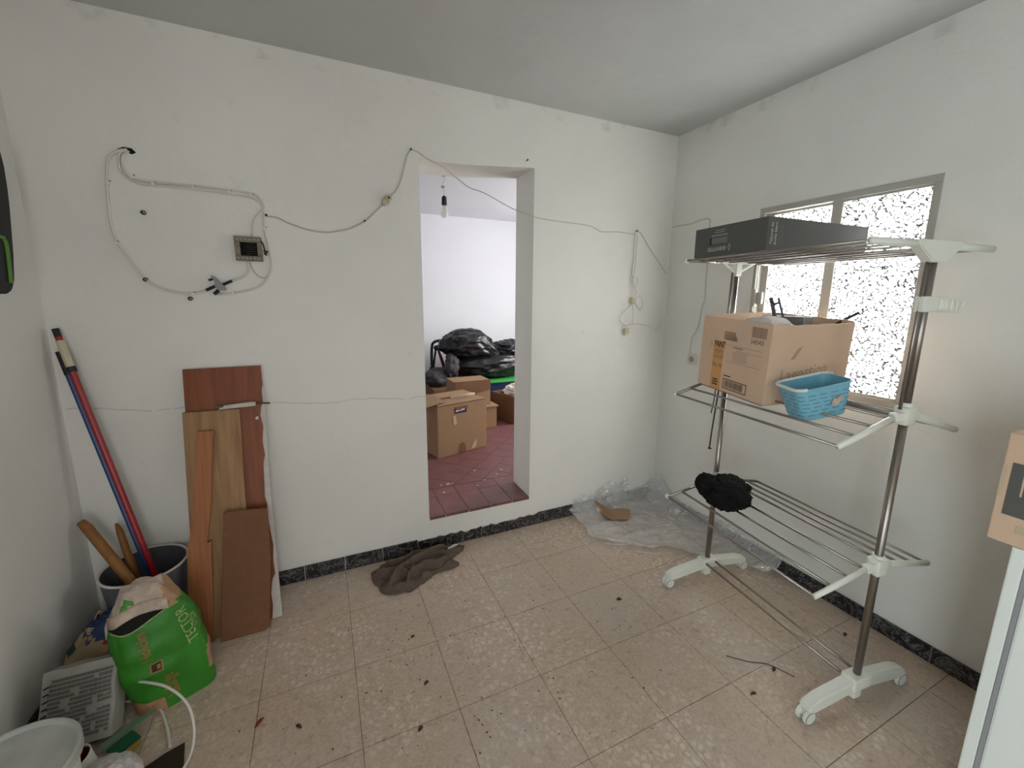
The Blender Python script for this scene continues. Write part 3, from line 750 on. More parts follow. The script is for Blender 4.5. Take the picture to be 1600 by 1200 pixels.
tube(bm, [p for p in hl if math.atan2(p[1], p[0]) % (2*pi) > 0.35 and math.atan2(p[1], p[0]) % (2*pi) < 4.1], 0.006, 8); shade_auto(obj('white_handle', bm, MWP, bk))
bm = B()   # slots: flat strips round the body, recess shade put into their colour
for lv in range(6):
    z = 0.020+0.015*lv; sc = 0.82+0.18*z/bh+0.006
    ring = rrect(bx*sc, by*sc, 0.030, z, 4); n_ = len(ring); L = []
    for k in range(n_):
        a = Vector(ring[k]); b_ = Vector(ring[(k+1) % n_]); m_ = max(1, int((b_-a).length/0.012)); L += [a+(b_-a)*q/m_ for q in range(m_)]
    for k in range(lv % 2, len(L), 3):
        a = L[k]; b_ = L[(k+1) % len(L)]; b2 = L[(k+2) % len(L)]
        for p, q in ((a, b_), (b_, b2)):
            hgt = Vector((0, 0, 0.0012)); bm.faces.new([bm.verts.new(v) for v in (p-hgt, q-hgt, q+hgt, p+hgt)])
obj('slot_shade', bm, mat('slot_shadow_blue', (76, 126, 148), 0.6), bk)['kind'] = 'stuff'
bm = B(); yy = -by*0.93-0.002
pl = [(0.010, 0.050), (0.020, 0.074), (0.030, 0.070), (0.045, 0.082), (0.056, 0.074), (0.052, 0.060), (0.036, 0.048), (0.024, 0.040)]
bm.faces.new([bm.verts.new((a, yy-0.006*(b_-0.04)/0.07, b_)) for a, b_ in pl]); obj('torn_sticker', bm, MDUSTY, bk)

# black crumpled cloth on the bottom shelf
bm = B(); blob(bm, (1.668, 1.225, 0.575), (0.108, 0.100, 0.070), 4, 0.20, 2.2, 5, rz=0.25)
blob(bm, (1.605, 1.285, 0.605), (0.050, 0.045, 0.050), 9, 0.22, 2.4, 4)
tag(obj('black_cloth', bm, MCLOTHB, smooth=True), 'crumpled black cloth lying on the bottom tier of the drying rack', 'cloth')
# dark cords hanging from the carton behind the far post
bm = B(); tube(bm, smoothpts([(1.735, 1.372, 1.068), (1.728, 1.374, 0.98), (1.716, 1.376, 0.83), (1.712, 1.377, 0.735)], 5), 0.0035, 6); tube(bm, [(1.705, 1.377, 0.737), (1.722, 1.377, 0.731)], 0.0045, 6)
tube(bm, smoothpts([(1.745, 1.40, 1.068), (1.742, 1.402, 0.97), (1.732, 1.404, 0.905)], 4), 0.0025, 6)
tag(obj('cord', bm, MBLACK), 'dark cord dangling under the middle tier beside the far post of the drying rack', 'cord')

# ------------------------------------------------------------------ boards leaning on the wall
def board(name, poly, yb0, slope, th, m, parent=None, bev=0.0):
    """polygon (x, z) on a leaning plane y = yb0 + slope*z, thickness th toward the wall"""
    bm = B(); A = [bm.verts.new((x, yb0+slope*z, z)) for x, z in poly]; Bv = [bm.verts.new((x, yb0+slope*z+th, z)) for x, z in poly]
    bm.faces.new(A); bm.faces.new(Bv[::-1]); n = len(poly)
    for i in range(n): bm.faces.new((A[i], Bv[i], Bv[(i+1) % n], A[(i+1) % n]))
    if bev: bmesh.ops.bevel(bm, geom=list(bm.edges), offset=bev, segments=1, affect='EDGES')
    for x in bm.verts: x.tag = True
    return obj(name, bm, m, parent)
S1 = (2.2-1.975)/1.14
b1 = thing('veneered_board', 'tall dark-brown veneered board with chipped white edge, rearmost of the leaning boards', 'board', (-0.42, 1.985, 0))
def bpart(name, poly, yb0, sl, th, m, par, **k):
    o = board(name, poly, yb0, sl, th, m, par, **k)
    o.data.transform(Matrix.Translation(-Vector(par.location))); return o
bpart('core', [(-0.563, 0.001), (-0.257, 0.001), (-0.262, 0.30), (-0.268, 0.62), (-0.262, 0.975), (-0.264, 1.144), (-0.561, 1.144)], 1.978, S1, 0.014, MMEL, b1)
rag = [(-0.563, 0.001), (-0.296, 0.001), (-0.290, 0.06), (-0.294, 0.12), (-0.280, 0.135), (-0.284, 0.18), (-0.272, 0.20), (-0.276, 0.26), (-0.271, 0.33), (-0.279, 0.40), (-0.285, 0.47), (-0.283, 0.52), (-0.290, 0.55), (-0.288, 0.62), (-0.286, 0.70), (-0.277, 0.74), (-0.283, 0.80), (-0.276, 0.87), (-0.284, 0.92), (-0.279, 0.955), (-0.270, 0.98), (-0.272, 1.03), (-0.266, 1.06), (-0.269, 1.144), (-0.561, 1.144)]
bpart('veneer', rag, 1.974, S1, 0.004, MBROWN, b1)
bpart('chipped_spot', [(-0.305, 0.905), (-0.298, 0.902), (-0.291, 0.908), (-0.293, 0.918), (-0.302, 0.915)], 1.9730, S1, 0.0012, MMEL, b1)
bpart('torn_flap', [(-0.292, 0.125), (-0.270, 0.135), (-0.266, 0.17), (-0.272, 0.165), (-0.274, 0.19), (-0.286, 0.17)], 1.9725, S1, 0.0015, MMEL, b1)
tag(board('plywood_board', [(-0.566, 0.001), (-0.366, 0.001), (-0.362, 0.50), (-0.360, 0.963), (-0.566, 0.966), (-0.570, 0.5)], 1.950, S1*0.985, 0.015, MLWOOD), 'light plywood board with lengthwise grain, leaning on the tall dark-brown board', 'board')
tag(board('wood_strip', [(-0.557, 0.001), (-0.513, 0.001), (-0.500, 0.25), (-0.494, 0.424), (-0.508, 0.416), (-0.483, 0.593), (-0.470, 0.75), (-0.455, 0.884), (-0.512, 0.888), (-0.535, 0.70), (-0.556, 0.50), (-0.580, 0.40), (-0.586, 0.21)], 1.932, S1*0.97, 0.012, MSTRIP), 'narrow reddish wooden strip with a notch, leaning on the light plywood board', 'board')
tag(board('hardboard_offcut', [(-0.482, 0.001), (-0.322, 0.001), (-0.300, 0.012), (-0.277, 0.302), (-0.275, 0.526), (-0.283, 0.530), (-0.425, 0.542), (-0.438, 0.538)], 1.911, S1*0.96, 0.008, MHDF, bev=0.001), 'short plain brown hardboard offcut, frontmost of the leaning boards', 'board')
st = thing('putty_knife', 'thin green and white putty knife lying across the top of the light plywood board', 'tool', (-0.33, 2.13, 0.975))
bm = B(); prism(bm, [(-0.105, -0.004), (0.035, 0.000), (0.038, 0.016), (0.020, 0.018), (-0.080, 0.012)], 'y', -0.010, 0.004, 0.001); obj('blade', bm, MMEL, st)
bm = B(); tube(bm, [(0.03, -0.003, 0.010), (0.092, -0.003, 0.006)], 0.004, 8, flat=0.6); obj('tip', bm, MGRAYSACK, st)
bm = B(); box(bm, (-0.112, -0.011, 0.004), (-0.085, 0.005, 0.013), 0.002); obj('handle', bm, MTORN, st)

# ------------------------------------------------------------------ bucket and poles in the corner
bc = (-0.740, 2.060)
bu = thing('grey_bucket', 'grey plastic bucket with a pale rim in the corner holding broom poles', 'bucket', (bc[0], bc[1], 0))
bm = B(); lathe(bm, [(0.105, 0.0), (0.108, 0.004), (0.141, 0.345), (0.141, 0.350), (0.137, 0.350), (0.103, 0.008), (0.0001, 0.008)], seg=40); shade_auto(obj('bucket_body', bm, MGREYB, bu))
bm = B(); tube(bm, [(0.1425*cos(2*pi*k/40), 0.1425*sin(2*pi*k/40), 0.350) for k in range(40)], 0.005, 8, closed=True); obj('rim', bm, MWP2, bu, smooth=True)
def pole(name, label, p, q, segs, r=0.011):
    """segs: list of (part name, t0, t1, radius factor, material)"""
    o = thing(name, label, 'broom pole', p); P = Vector(p); Q = Vector(q)
    for nm, a, b_, rf, m_ in segs:
        bm = B(); tube(bm, [P+(Q-P)*a, P+(Q-P)*b_], r*rf, 12); obj(nm, bm, m_, o, world=True, smooth=False); 
    return o
pole('mop_pole', 'long red mop pole with cream and black end, leaning from the bucket into the corner', (-0.655, 2.025, 0.022), (-0.930, 2.180, 1.330),
     [('shaft', 0, 0.875, 1, MRED), ('grip', 0.885, 0.965, 1.18, MCREAM), ('black_ring', 0.872, 0.888, 1.3, MBLACK), ('red_ring', 0.962, 0.978, 1.0, MRED), ('cap', 0.975, 1.0, 1.0, MBLACK)])
pole('broom_pole', 'blue broom pole with a black end, just left of the red mop pole', (-0.682, 2.055, 0.022), (-0.938, 2.196, 1.240),
     [('shaft', 0, 0.93, 1, MBLUEP), ('cap', 0.925, 1.0, 1.15, MBLACK)], 0.010)
o = thing('wooden_handle', 'thick worn wooden handle in the grey bucket, leaning on the left wall', 'handle', (-0.70, 2.02, 0.02))
bm = B(); tube(bm, [(-0.692, 1.985, 0.10), (-0.80, 2.04, 0.335), (-0.915, 2.105, 0.535), (-0.935, 2.115, 0.560)], 0.019, 10, taper=[1, 1, 1, 0.75]); obj('handle_shaft', bm, MHANDLE, o, world=True, smooth=True)
o = thing('wooden_handle', 'thinner short wooden handle standing in the middle of the grey bucket', 'handle', (-0.74, 2.1, 0.02))
bm = B(); tube(bm, [(-0.752, 2.06, 0.10), (-0.800, 2.10, 0.36), (-0.832, 2.14, 0.480), (-0.840, 2.145, 0.515)], 0.014, 10, taper=[1.1, 1, 0.85, 0.4]); obj('handle_shaft', bm, MHANDLE, o, world=True, smooth=True)

# ------------------------------------------------------------------ green cement bag
gbag = thing('cement_bag', 'torn-open green paper cement bag with pale lettering, in front of the grey bucket', 'bag', (-0.590, 1.735, 0.0), (0, 0, 0.30))
def sack(bm, w, d, h, seed, lean=(0, 0), seg=48, lv=22, top=1.0, crumple=0.010, skirt=0.9, zcap=True, hfun=None):
    rings = []
    for i in range(lv+1):
        t_ = i/lv; z = h*t_
        bul = skirt+(1-skirt)*sin(pi*min(1, t_*1.15+0.05)) if t_ < 0.8 else skirt+(1-skirt)*sin(pi*min(1, 0.97))*1.0
        tp = 1.0 if t_ < 0.7 else 1.0-(1-top)*((t_-0.7)/0.3)**1.5
        rg = []
        for k in range(seg):
            a = 2*pi*k/seg; ca, sa = cos(a), sin(a); e = 0.62
            x = w/2*math.copysign(abs(ca)**e, ca)*bul*tp; y = d/2*math.copysign(abs(sa)**e, sa)*bul*tp
            n_ = crumple*(ridge(Vector((x*9+seed, y*9, z*7)), 1.0, 3)-0.8)
            x += n_*ca+lean[0]*t_; y += n_*sa+lean[1]*t_
            zz = z+(hfun(a, t_) if hfun else 0)
            rg.append(bm.verts.new((x, y, max(0.001, zz))))
        rings.append(rg)
    for i in range(lv):
        for k in range(seg): bm.faces.new((rings[i][k], rings[i][(k+1) % seg], rings[i+1][(k+1) % seg], rings[i+1][k]))
    bm.faces.new(rings[0][::-1])
    for x in bm.verts: x.tag = True
    return rings
from mathutils.bvhtree import BVHTree
def project(o, bvh, off=0.0015, d=(0, 1, 0)):
    """press a flat printed mesh onto the bag surface along d"""
    d = Vector(d)
    for v in o.data.vertices:
        h = bvh.ray_cast(v.co-d*0.5, d)
        if h[0] is not None: v.co = h[0]-d*off
def patch(poly, bvh, name, m_, par, off=0.002, d=(0, 1, 0), n=2):
    """poly (x, z) filled and pressed onto the surface"""
    bm = B(); bm.faces.new([bm.verts.new((x, 0, z)) for x, z in poly]); bmesh.ops.triangulate(bm, faces=bm.faces)
    bmesh.ops.subdivide_edges(bm, edges=bm.edges, cuts=n, use_grid_fill=True)
    o = obj(name, bm, m_, par); project(o, bvh, off, d); return o
bm = B()
R_ = sack(bm, 0.250, 0.170, 0.440, 1.0, (-0.050, 0.030), top=0.50, hfun=lambda a, t_: 0.012*sin(5*a)*t_**6, lv=28, seg=60)
topc = bm.verts.new((-0.050, 0.030, 0.452)); 
for k in range(60): bm.faces.new((R_[-1][k], R_[-1][(k+1) % 60], topc))
bvh = BVHTree.FromBMesh(bm)
o = obj('paper_sack', bm, MGREEN, gbag); o.data.materials.append(MKRAFT); o.data.materials.append(MDUSTY)
for p in o.data.polygons:
    c = p.center; j_ = 0.012*nz(c.x*30, c.y*30, c.z*20)
    if c.z > 0.388+0.15*(c.x+0.03)+j_ and c.x < 0.0: p.material_index = 2 if nz(c.x*25, 3, c.z*25) > -0.30 else 0
    elif c.x >= 0.0 and c.z > 0.375-0.1*c.x+j_: p.material_index = 1
    elif (c.x > 0.100 and 0.06 < c.z < 0.16+j_ and c.y < 0.03) or (c.x < -0.03 and c.z < 0.05): p.material_index = 1
shade_auto(o, 60)
patch([(-0.148, 0.340), (-0.12, 0.333), (-0.09, 0.332), (-0.05, 0.344), (-0.015, 0.358), (0.005, 0.370), (-0.02, 0.378), (-0.06, 0.380), (-0.10, 0.374), (-0.130, 0.360)], bvh, 'mouth_shade', MDARK, gbag, 0.003)  # dark patch on the closed sack, shade of the opening put into colour
bm = B()   # torn lip standing proud above the mouth
TL = smoothpts([(-0.150, 0, 0.346), (-0.130, 0, 0.364), (-0.10, 0, 0.378), (-0.06, 0, 0.386), (-0.02, 0, 0.384), (0.012, 0, 0.376)], 5)
pr_ = None
for q in TL:
    h = bvh.ray_cast(Vector((q.x, -0.5, q.z+0.004)), Vector((0, 1, 0)))
    y0_ = h[0].y if h[0] is not None else -0.04
    ring = [bm.verts.new((q.x, y0_-0.016, q.z-0.008)), bm.verts.new((q.x, y0_-0.004, q.z+0.010)), bm.verts.new((q.x, y0_+0.004, q.z+0.024))]
    if pr_:
        for k in range(2): bm.faces.new((pr_[k], pr_[k+1], ring[k+1], ring[k]))
    pr_ = ring
o = obj('torn_flap', bm, MDUSTY, gbag, smooth=True); md = o.modifiers.new('thickness', 'SOLIDIFY'); md.thickness = 0.002
bm = B()
TL = smoothpts([(-0.142, 0, 0.334), (-0.10, 0, 0.328), (-0.06, 0, 0.338), (-0.02, 0, 0.354), (0.010, 0, 0.370), (0.028, 0, 0.382)], 5); pts_ = []
for q in TL:
    h = bvh.ray_cast(Vector((q.x, -0.5, q.z)), Vector((0, 1, 0)))
    if h[0] is not None: pts_.append(h[0]-Vector((0, 0.002, 0)))
tube(bm, pts_, 0.0022, 6); obj('torn_edge', bm, MPALE, gbag)
def btext(body, size, o_, right, up, m_, sx=0.85, bold=0.0):
    t_ = text(body, size, o_, right, up, m_, gbag, sx=sx, ext=0.0, bold=bold); project(t_, bvh, 0.0018); return t_
btext('TECTOR', 0.044, (0.056, 0, 0.275), (-0.20, 0, 0.98), (-0.98, 0, -0.20), MPALE)
btext('4-1 R CSIV', 0.024, (0.083, 0, 0.262), (-0.26, 0, 0.96), (-0.96, 0, -0.26), MPALE)
btext('Holcim', 0.042, (-0.066, 0, 0.262), (-0.10, 0, 0.99), (-0.99, 0, -0.10), MTAN, 0.9, 0.001)
btext('Lafarge', 0.052, (-0.012, 0, 0.085), (-0.14, 0, 0.99), (-0.99, 0, -0.14), MTAN, 0.62, 0.001)
lx, lz = -0.042, 0.176
P1 = [(lx-0.018, lz-0.018), (lx+0.018, lz-0.018), (lx+0.018, lz+0.018), (lx-0.018, lz+0.018)]
patch(P1, bvh, 'printed_emblem', MTAN, gbag, 0.0015); patch([(lx+(x-lx)*0.72, lz+(z-lz)*0.72) for x, z in P1], bvh, 'printed_emblem', MLEAF, gbag, 0.0025)
patch([(lx+(x-lx)*0.25+0.006, lz+(z-lz)*0.4) for x, z in P1], bvh, 'printed_emblem', MTAN, gbag, 0.0035)

# multicoloured torn sack behind, on the left wall
ms = thing('printed_sack', 'crumpled beige sack with blue and red print between the green bag and left wall', 'bag', (-0.848, 1.87, 0.0))
bm = B(); R_ = sack(bm, 0.232, 0.17, 0.235, 4.0, (0.045, 0.04), top=0.55, crumple=0.016, hfun=lambda a, t_: 0.03*sin(3*a)*t_**4)
o = obj('sack_body', bm, MBEIGEBAG, ms); o.data.materials.append(MNAVY); o.data.materials.append(MTEAL); o.data.materials.append(MRED); o.data.materials.append(MLEAF)
for p in o.data.polygons:
    c = p.center; n_ = nz(c.x*22+c.z*30, c.y*8, c.z*9, 1.0)
    if c.z > 0.205 and n_ > -0.25: p.material_index = 1
    elif 0.12 < c.z < 0.2 and n_ > 0.22: p.material_index = 2 if c.x < 0 else 3
    elif c.z < 0.07: p.material_index = 4
shade_auto(o, 50); md = o.modifiers.new('thickness', 'SOLIDIFY'); md.thickness = 0.0015
bm = B(); blob(bm, (0.045, 0.035, 0.215), (0.068, 0.055, 0.055), 7, 0.28, 2.4, 4); o = obj('rolled_top', bm, MNAVY, ms); o.data.materials.append(MBEIGEBAG)
for p in o.data.polygons:
    if nz(p.center.x*30, p.center.y*10, p.center.z*25) > 0.12: p.material_index = 1

# grey printed plaster packet lying in front
gp = thing('plaster_packet', 'small grey-printed white paper packet leaning behind the white paint pail', 'bag', (-0.808, 1.600, 0.022), (-0.50, 0, -0.03))
bm = B()
pw, pd, ph = 0.188, 0.080, 0.232; K = 10
def pk(u, v, w_):
    x = (u-0.5)*pw; y = (v-0.5)*pd; z = w_*ph
    bl = 0.010*sin(pi*u)*sin(pi*w_)
    y += bl*(1 if v > 0.5 else -1)
    return Vector((x+0.006*nz(u*4, v*3, w_*4), y+0.007*nz(u*5, v*5+4, w_*5), z+0.006*nz(u*4+9, v*3, w_*4)*(1 if w_ > 0.5 else 0)))
for v in (0, 1):
    for i in range(K):
        for j in range(K): bm.faces.new([bm.verts.new(pk(a/K, v, b_/K)) for a, b_ in ((i, j), (i+1, j), (i+1, j+1), (i, j+1))])
for u in (0, 1):
    for i in range(4):
        for j in range(K): bm.faces.new([bm.verts.new(pk(u, a/4, b_/K)) for a, b_ in ((i, j), (i+1, j), (i+1, j+1), (i, j+1))])
for w_ in (0, 1):
    for i in range(K):
        for j in range(4): bm.faces.new([bm.verts.new(pk(a/K, b_/4, w_)) for a, b_ in ((i, j), (i+1, j), (i+1, j+1), (i, j+1))])
bmesh.ops.remove_doubles(bm, verts=bm.verts, dist=1e-5)
shade_auto(obj('packet_body', bm, mat('white_packet_paper', (164, 160, 152), 0.8, var=0.1, scale=20), gp), 50)
bm = B(); random.seed(11)
for q in range(15):
    z = 0.022+0.0125*q; x0 = -0.075+0.010*nz(q*0.9, 1, 2); segs = 14; x1 = 0.085
    for s in range(segs):
        a = x0+(x1-x0)*s/segs; b_ = x0+(x1-x0)*(s+1)/segs-0.0005
        def yy_(x): u = x/pw+0.5; w2 = z/ph; return -(pd/2)-0.0012-0.010*sin(pi*u)*sin(pi*w2)+0.007*nz(u*5, 4, w2*5)
        if nz(a*40, q*3.1, 5) > -0.28:
            hh = 0.0088
            bm.faces.new([bm.verts.new(v) for v in ((a, yy_(a)-0.0008, z), (b_, yy_(b_)-0.0008, z), (b_, yy_(b_)-0.0008, z+hh), (a, yy_(a)-0.0008, z+hh))])
obj('printed_lines', bm, mat('grey_packet_ink', (104, 102, 97), 0.8), gp)
bm = B()
for q in range(5): tube(bm, [(-0.086, -0.046, 0.185-0.020*q), (-0.074, -0.047, 0.190-0.020*q)], 0.0025, 5)
obj('dark_marks', bm, MDARK, gp)

# white paint pail in the lower left corner
pc = (-0.792, 1.268)
pp = thing('paint_pail', 'round white paint pail with its lid on, at the left wall nearest the camera', 'pail', (pc[0], pc[1], 0))
bm = B(); lathe(bm, [(0.112, 0), (0.115, 0.003), (0.132, 0.275), (0.137, 0.277), (0.137, 0.287), (0.0001, 0.287)], seg=48); shade_auto(obj('pail_body', bm, MWP, pp))
bm = B(); lathe(bm, [(0.139, 0.272), (0.1425, 0.275), (0.1425, 0.300), (0.138, 0.304), (0.133, 0.303), (0.128, 0.293), (0.0001, 0.291)], seg=48); shade_auto(obj('lid', bm, mat('dusty_white_lid', (184, 186, 180), 0.6, var=0.12, scale=18), pp))
# tape roll / cup
cu = thing('paper_cup', 'white cup with a dark red inside, squeezed between the paint pail and the grey packet', 'cup', (-0.742, 1.478, 0.0), (0.15, -0.20, 0))
bm = B(); lathe(bm, [(0.030, 0.0), (0.037, 0.095), (0.0385, 0.096), (0.0375, 0.098), (0.035, 0.096), (0.028, 0.004), (0.0001, 0.004)], seg=28); shade_auto(obj('cup_body', bm, MWP, cu))
bm = B(); lathe(bm, [(0.0285, 0.010), (0.0342, 0.088), (0.0335, 0.088), (0.0275, 0.010)], seg=28); obj('red_lining', bm, mat('dark_red_lining', (104, 22, 34), 0.6), cu)
# crumpled white bag
bm = B(); blob(bm, (-0.662, 1.385, 0.045), (0.085, 0.070, 0.055), 12, 0.16, 2.2, 5, flatten=0.001, rz=-0.5)
tag(obj('crumpled_plastic_bag', bm, mat('white_bag_film', (206, 198, 196), 0.4, var=0.08, scale=18, bump=0.3, bscale=30), smooth=True), 'crumpled whitish plastic bag on the floor right of the paint pail', 'bag')
# sponge
sp = thing('scouring_sponge', 'yellow sponge with a dark green scouring side on the floor by the grey packet', 'sponge', (-0.672, 1.525, 0.0), (0, 0, 0.75))
bm = B(); box(bm, (-0.036, -0.024, 0.001), (0.032, 0.024, 0.026), 0.004); obj('yellow_foam', bm, MSPY, sp)
bm = B(); box(bm, (-0.037, -0.025, 0.0265), (0.033, 0.025, 0.036), 0.003); obj('green_scourer', bm, MSPG, sp)
bm = B(); P = [(-0.725, 1.520), (-0.66, 1.568), (-0.612, 1.612), (-0.618, 1.620), (-0.68, 1.590), (-0.735, 1.540)]
prism(bm, P, 'z', 0.0375, 0.0405); tag(obj('green_wrapper', bm, mat('pale_green_film', (104, 134, 108), 0.35)), 'thin pale green wrapper strip lying over the scouring sponge', 'wrapper')
# dark brown scrap
bm = B(); prism(bm, [(-0.505, 1.476), (-0.470, 1.30), (-0.56, 1.25), (-0.655, 1.385), (-0.60, 1.435), (-0.55, 1.462)], 'z', 0.001, 0.005); tag(obj('brown_scrap', bm, mat('dark_brown_scrap', (46, 30, 26), 0.4, var=0.3, scale=20)), 'flat dark brown torn scrap on the floor beside the white cable', 'scrap')

# white cable snaking on the floor
cp = smoothpts([(-0.760, 1.700, 0.12), (-0.735, 1.690, 0.115), (-0.690, 1.665, 0.135), (-0.635, 1.625, 0.150), (-0.560, 1.575, 0.145), (-0.500, 1.525, 0.105), (-0.475, 1.475, 0.050), (-0.474, 1.42, 0.014), (-0.49, 1.36, 0.010), (-0.515, 1.28, 0.006)], 6)
bm = B(); tube(bm, cp, 0.0042, 8); tag(obj('white_cable', bm, MWP2, smooth=True), 'white cable arching up in front of the green cement bag', 'cable')
bm = B(); tube(bm, smoothpts([(-0.745, 1.715, 0.03), (-0.700, 1.710, 0.012), (-0.655, 1.690, 0.005), (-0.612, 1.640, 0.005), (-0.574, 1.560, 0.005), (-0.552, 1.50, 0.005), (-0.545, 1.478, 0.006)], 6), 0.0042, 8); tag(obj('white_cable', bm, MWP2, smooth=True), 'white cable end curling flat on the floor behind the arched cable', 'cable')

# black case hanging on the left wall
bl = thing('hanging_case', 'black case with a green edge hanging on the left wall at the frame edge', 'case', (XL, 1.645, 1.46))
bm = B()
prism(bm, [(-0.30, 0.0), (0.272, 0.0), (0.284, 0.004), (0.298, 0.018), (0.315, 0.045), (0.336, 0.124), (0.352, 0.207), (0.366, 0.28), (0.374, 0.34), (0.379, 0.41), (0.372, 0.478), (-0.30, 0.50)], 'x', 0.001, 0.062, 0.006); obj('case_body', bm, mat('black_case_fabric', (16, 16, 22), 0.6), bl)
bm = B(); tube(bm, smoothpts([(0.064, 0.10, 0.178), (0.064, 0.270, 0.178), (0.064, 0.292, 0.172), (0.064, 0.299, 0.150), (0.064, 0.292, 0.09), (0.064, 0.284, 0.035)], 5), 0.006, 8); obj('green_piping', bm, mat('green_piping', (84, 130, 40), 0.5), bl)

# ------------------------------------------------------------------ towel on the floor
bm = B()
FOLDS = [([(0.22, 1.95), (0.30, 2.06), (0.42, 2.10), (0.55, 2.15)], 0.040, 0.016), ([(0.18, 2.08), (0.27, 2.05), (0.33, 1.98), (0.31, 1.92)], 0.034, 0.014),
 ([(0.34, 2.00), (0.42, 2.04), (0.50, 2.02), (0.60, 2.05)], 0.034, 0.013), ([(0.38, 2.16), (0.46, 2.13), (0.56, 2.09), (0.66, 2.12)], 0.030, 0.014),
 ([(0.24, 2.15), (0.33, 2.12), (0.40, 2.17)], 0.030, 0.014), ([(0.20, 1.97), (0.24, 1.93), (0.34, 1.93)], 0.026, 0.013), ([(0.40, 1.97), (0.50, 1.985), (0.57, 2.01)], 0.026, 0.011),
 ([(0.46, 2.18), (0.52, 2.16), (0.60, 2.17)], 0.024, 0.011), ([(0.26, 2.00), (0.36, 2.05), (0.36, 2.12)], 0.024, 0.011)]
FOLDS = [([Vector((*p, 0)) for p in a], h_, w_) for a, h_, w_ in FOLDS]
def tw(x, y, f):
    x += 0.010*nz(x*9, y*9, 2); y += 0.010*nz(x*9, y*9, 7); best = 0; P_ = Vector((x, y, 0))
    for pl_, h_, w_ in FOLDS:
        d = 9
        for a, b_ in zip(pl_, pl_[1:]):
            e = b_-a; t_ = max(0, min(1, (P_-a).dot(e)/e.length_squared)); d = min(d, (P_-a-e*t_).length)
        best = max(best, 1.35*h_*math.exp(-(d/w_)**2)) if d < 3*w_ else best
    return best*(1-f**6)
lump(bm, [(0.150, 2.115), (0.165, 2.000), (0.205, 1.930), (0.300, 1.900), (0.380, 1.930), (0.480, 1.975), (0.600, 1.995), (0.585, 2.060), (0.690, 2.150), (0.600, 2.185), (0.520, 2.195), (0.420, 2.192), (0.330, 2.180), (0.230, 2.165)], 0.0, 0.010, 3, 60, 220, 0.006, 16, 0.012, 0.02, tw)
ot = obj('floor_cloth', bm, MTOWEL, smooth=True); tag(ot, 'crumpled grey-brown towel on the floor against the black skirting', 'cloth')
bm = B(); prism(bm, [(0.580, 2.125), (0.640, 2.145), (0.635, 2.160), (0.578, 2.140)], 'z', 0.030, 0.032); obj('white_tag', bm, MPLWHITE, ot)

# ------------------------------------------------------------------ clear plastic sheeting in the corner
def inpoly(x, y, P):
    c = False; j = len(P)-1
    for i in range(len(P)):
        if (P[i][1] > y) != (P[j][1] > y) and x < (P[j][0]-P[i][0])*(y-P[i][1])/(P[j][1]-P[i][1])+P[i][0]: c = not c
        j = i
    return c
def film(name, P, zf, m_, res=0.0055, seed=0):
    bm = B(); xs = [p[0] for p in P]; ys = [p[1] for p in P]; vm = {}
    nx = int((max(xs)-min(xs))/res)+1; ny = int((max(ys)-min(ys))/res)+1
    def V_(i, j):
        if (i, j) not in vm:
            x = min(xs)+i*res; y = min(ys)+j*res; vm[(i, j)] = bm.verts.new(zf(x, y))
        return vm[(i, j)]
    for i in range(nx):
        for j in range(ny):
            x = min(xs)+(i+.5)*res; y = min(ys)+(j+.5)*res
            if inpoly(x+0.02*nz(x*7, y*7, seed), y+0.02*nz(x*7+5, y*7, seed), P): bm.faces.new((V_(i, j), V_(i+1, j), V_(i+1, j+1), V_(i, j+1)))
    for x in bm.verts: x.tag = True
    return obj(name, bm, m_, smooth=True)
def zf1(x, y):
    rdg = ridge(Vector((x*3.4+y, y*5.0, 0.7)), 1.0, 3)
    z = 0.012+0.026*max(0, rdg-0.7)+0.016*nz(x*9, y*9, 1)+0.006*nz(x*18, y*18, 3)+0.002*nz(x*38, y*38, 4)
    dr = XR-0.02-x; db = YB-0.02-y
    if dr < 0.10: z += (0.10-dr)*0.7
    if db < 0.09: z += (0.09-db)*0.6
    return (min(x, XR-0.016), min(y, YB-0.016), max(0.004, z))
ps = film('plastic_sheeting', [(1.43, 2.21), (1.47, 2.05), (1.40, 1.93), (1.52, 1.80), (1.62, 1.70), (1.74, 1.66), (1.86, 1.55), (1.98, 1.45), (2.05, 1.30), (2.12, 1.22), (2.18, 1.22), (2.18, 2.21)], zf1, MFILM)
tag(ps, 'clear crumpled plastic sheeting spread over the floor in the far corner', 'plastic sheet')
def wallfilm(name, P, f, m_, res=0.0085, seed=0):
    return film(name, P, f, m_, res, seed)
# lifted lobes of the same kind of film against the walls
o = film('sheeting_lobe', [(1.45, 0.05), (1.47, 0.12), (1.62, 0.155), (1.78, 0.20), (1.90, 0.225), (1.925, 0.15), (1.90, 0.09), (1.93, 0.03), (1.6, 0.02)],
         lambda a, b_: (a, YB-0.022-0.030*max(0, ridge(Vector((a*5, b_*6, 2)), 1.0, 2)-0.4)-0.05*max(0, 0.14-b_), max(0.006, b_)), MFILM, 0.0055, 2)
o.parent = ps
o = film('sheeting_lobe', [(2.205, 0.10), (2.15, 0.215), (2.06, 0.17), (1.96, 0.08), (1.86, 0.02), (2.205, 0.01)],
         lambda a, b_: (XR-0.022-0.030*max(0, ridge(Vector((a*5, b_*6, 6)), 1.0, 2)-0.4)-0.35*max(0, 0.10-b_), min(a, YB-0.018), max(0.006, b_)), MFILM, 0.0055, 4)
o.parent = ps
cc_ = thing('cardboard_scrap', 'bent piece of cardboard under the clear plastic sheeting at the back skirting', 'cardboard', (1.70, 2.1, 0))
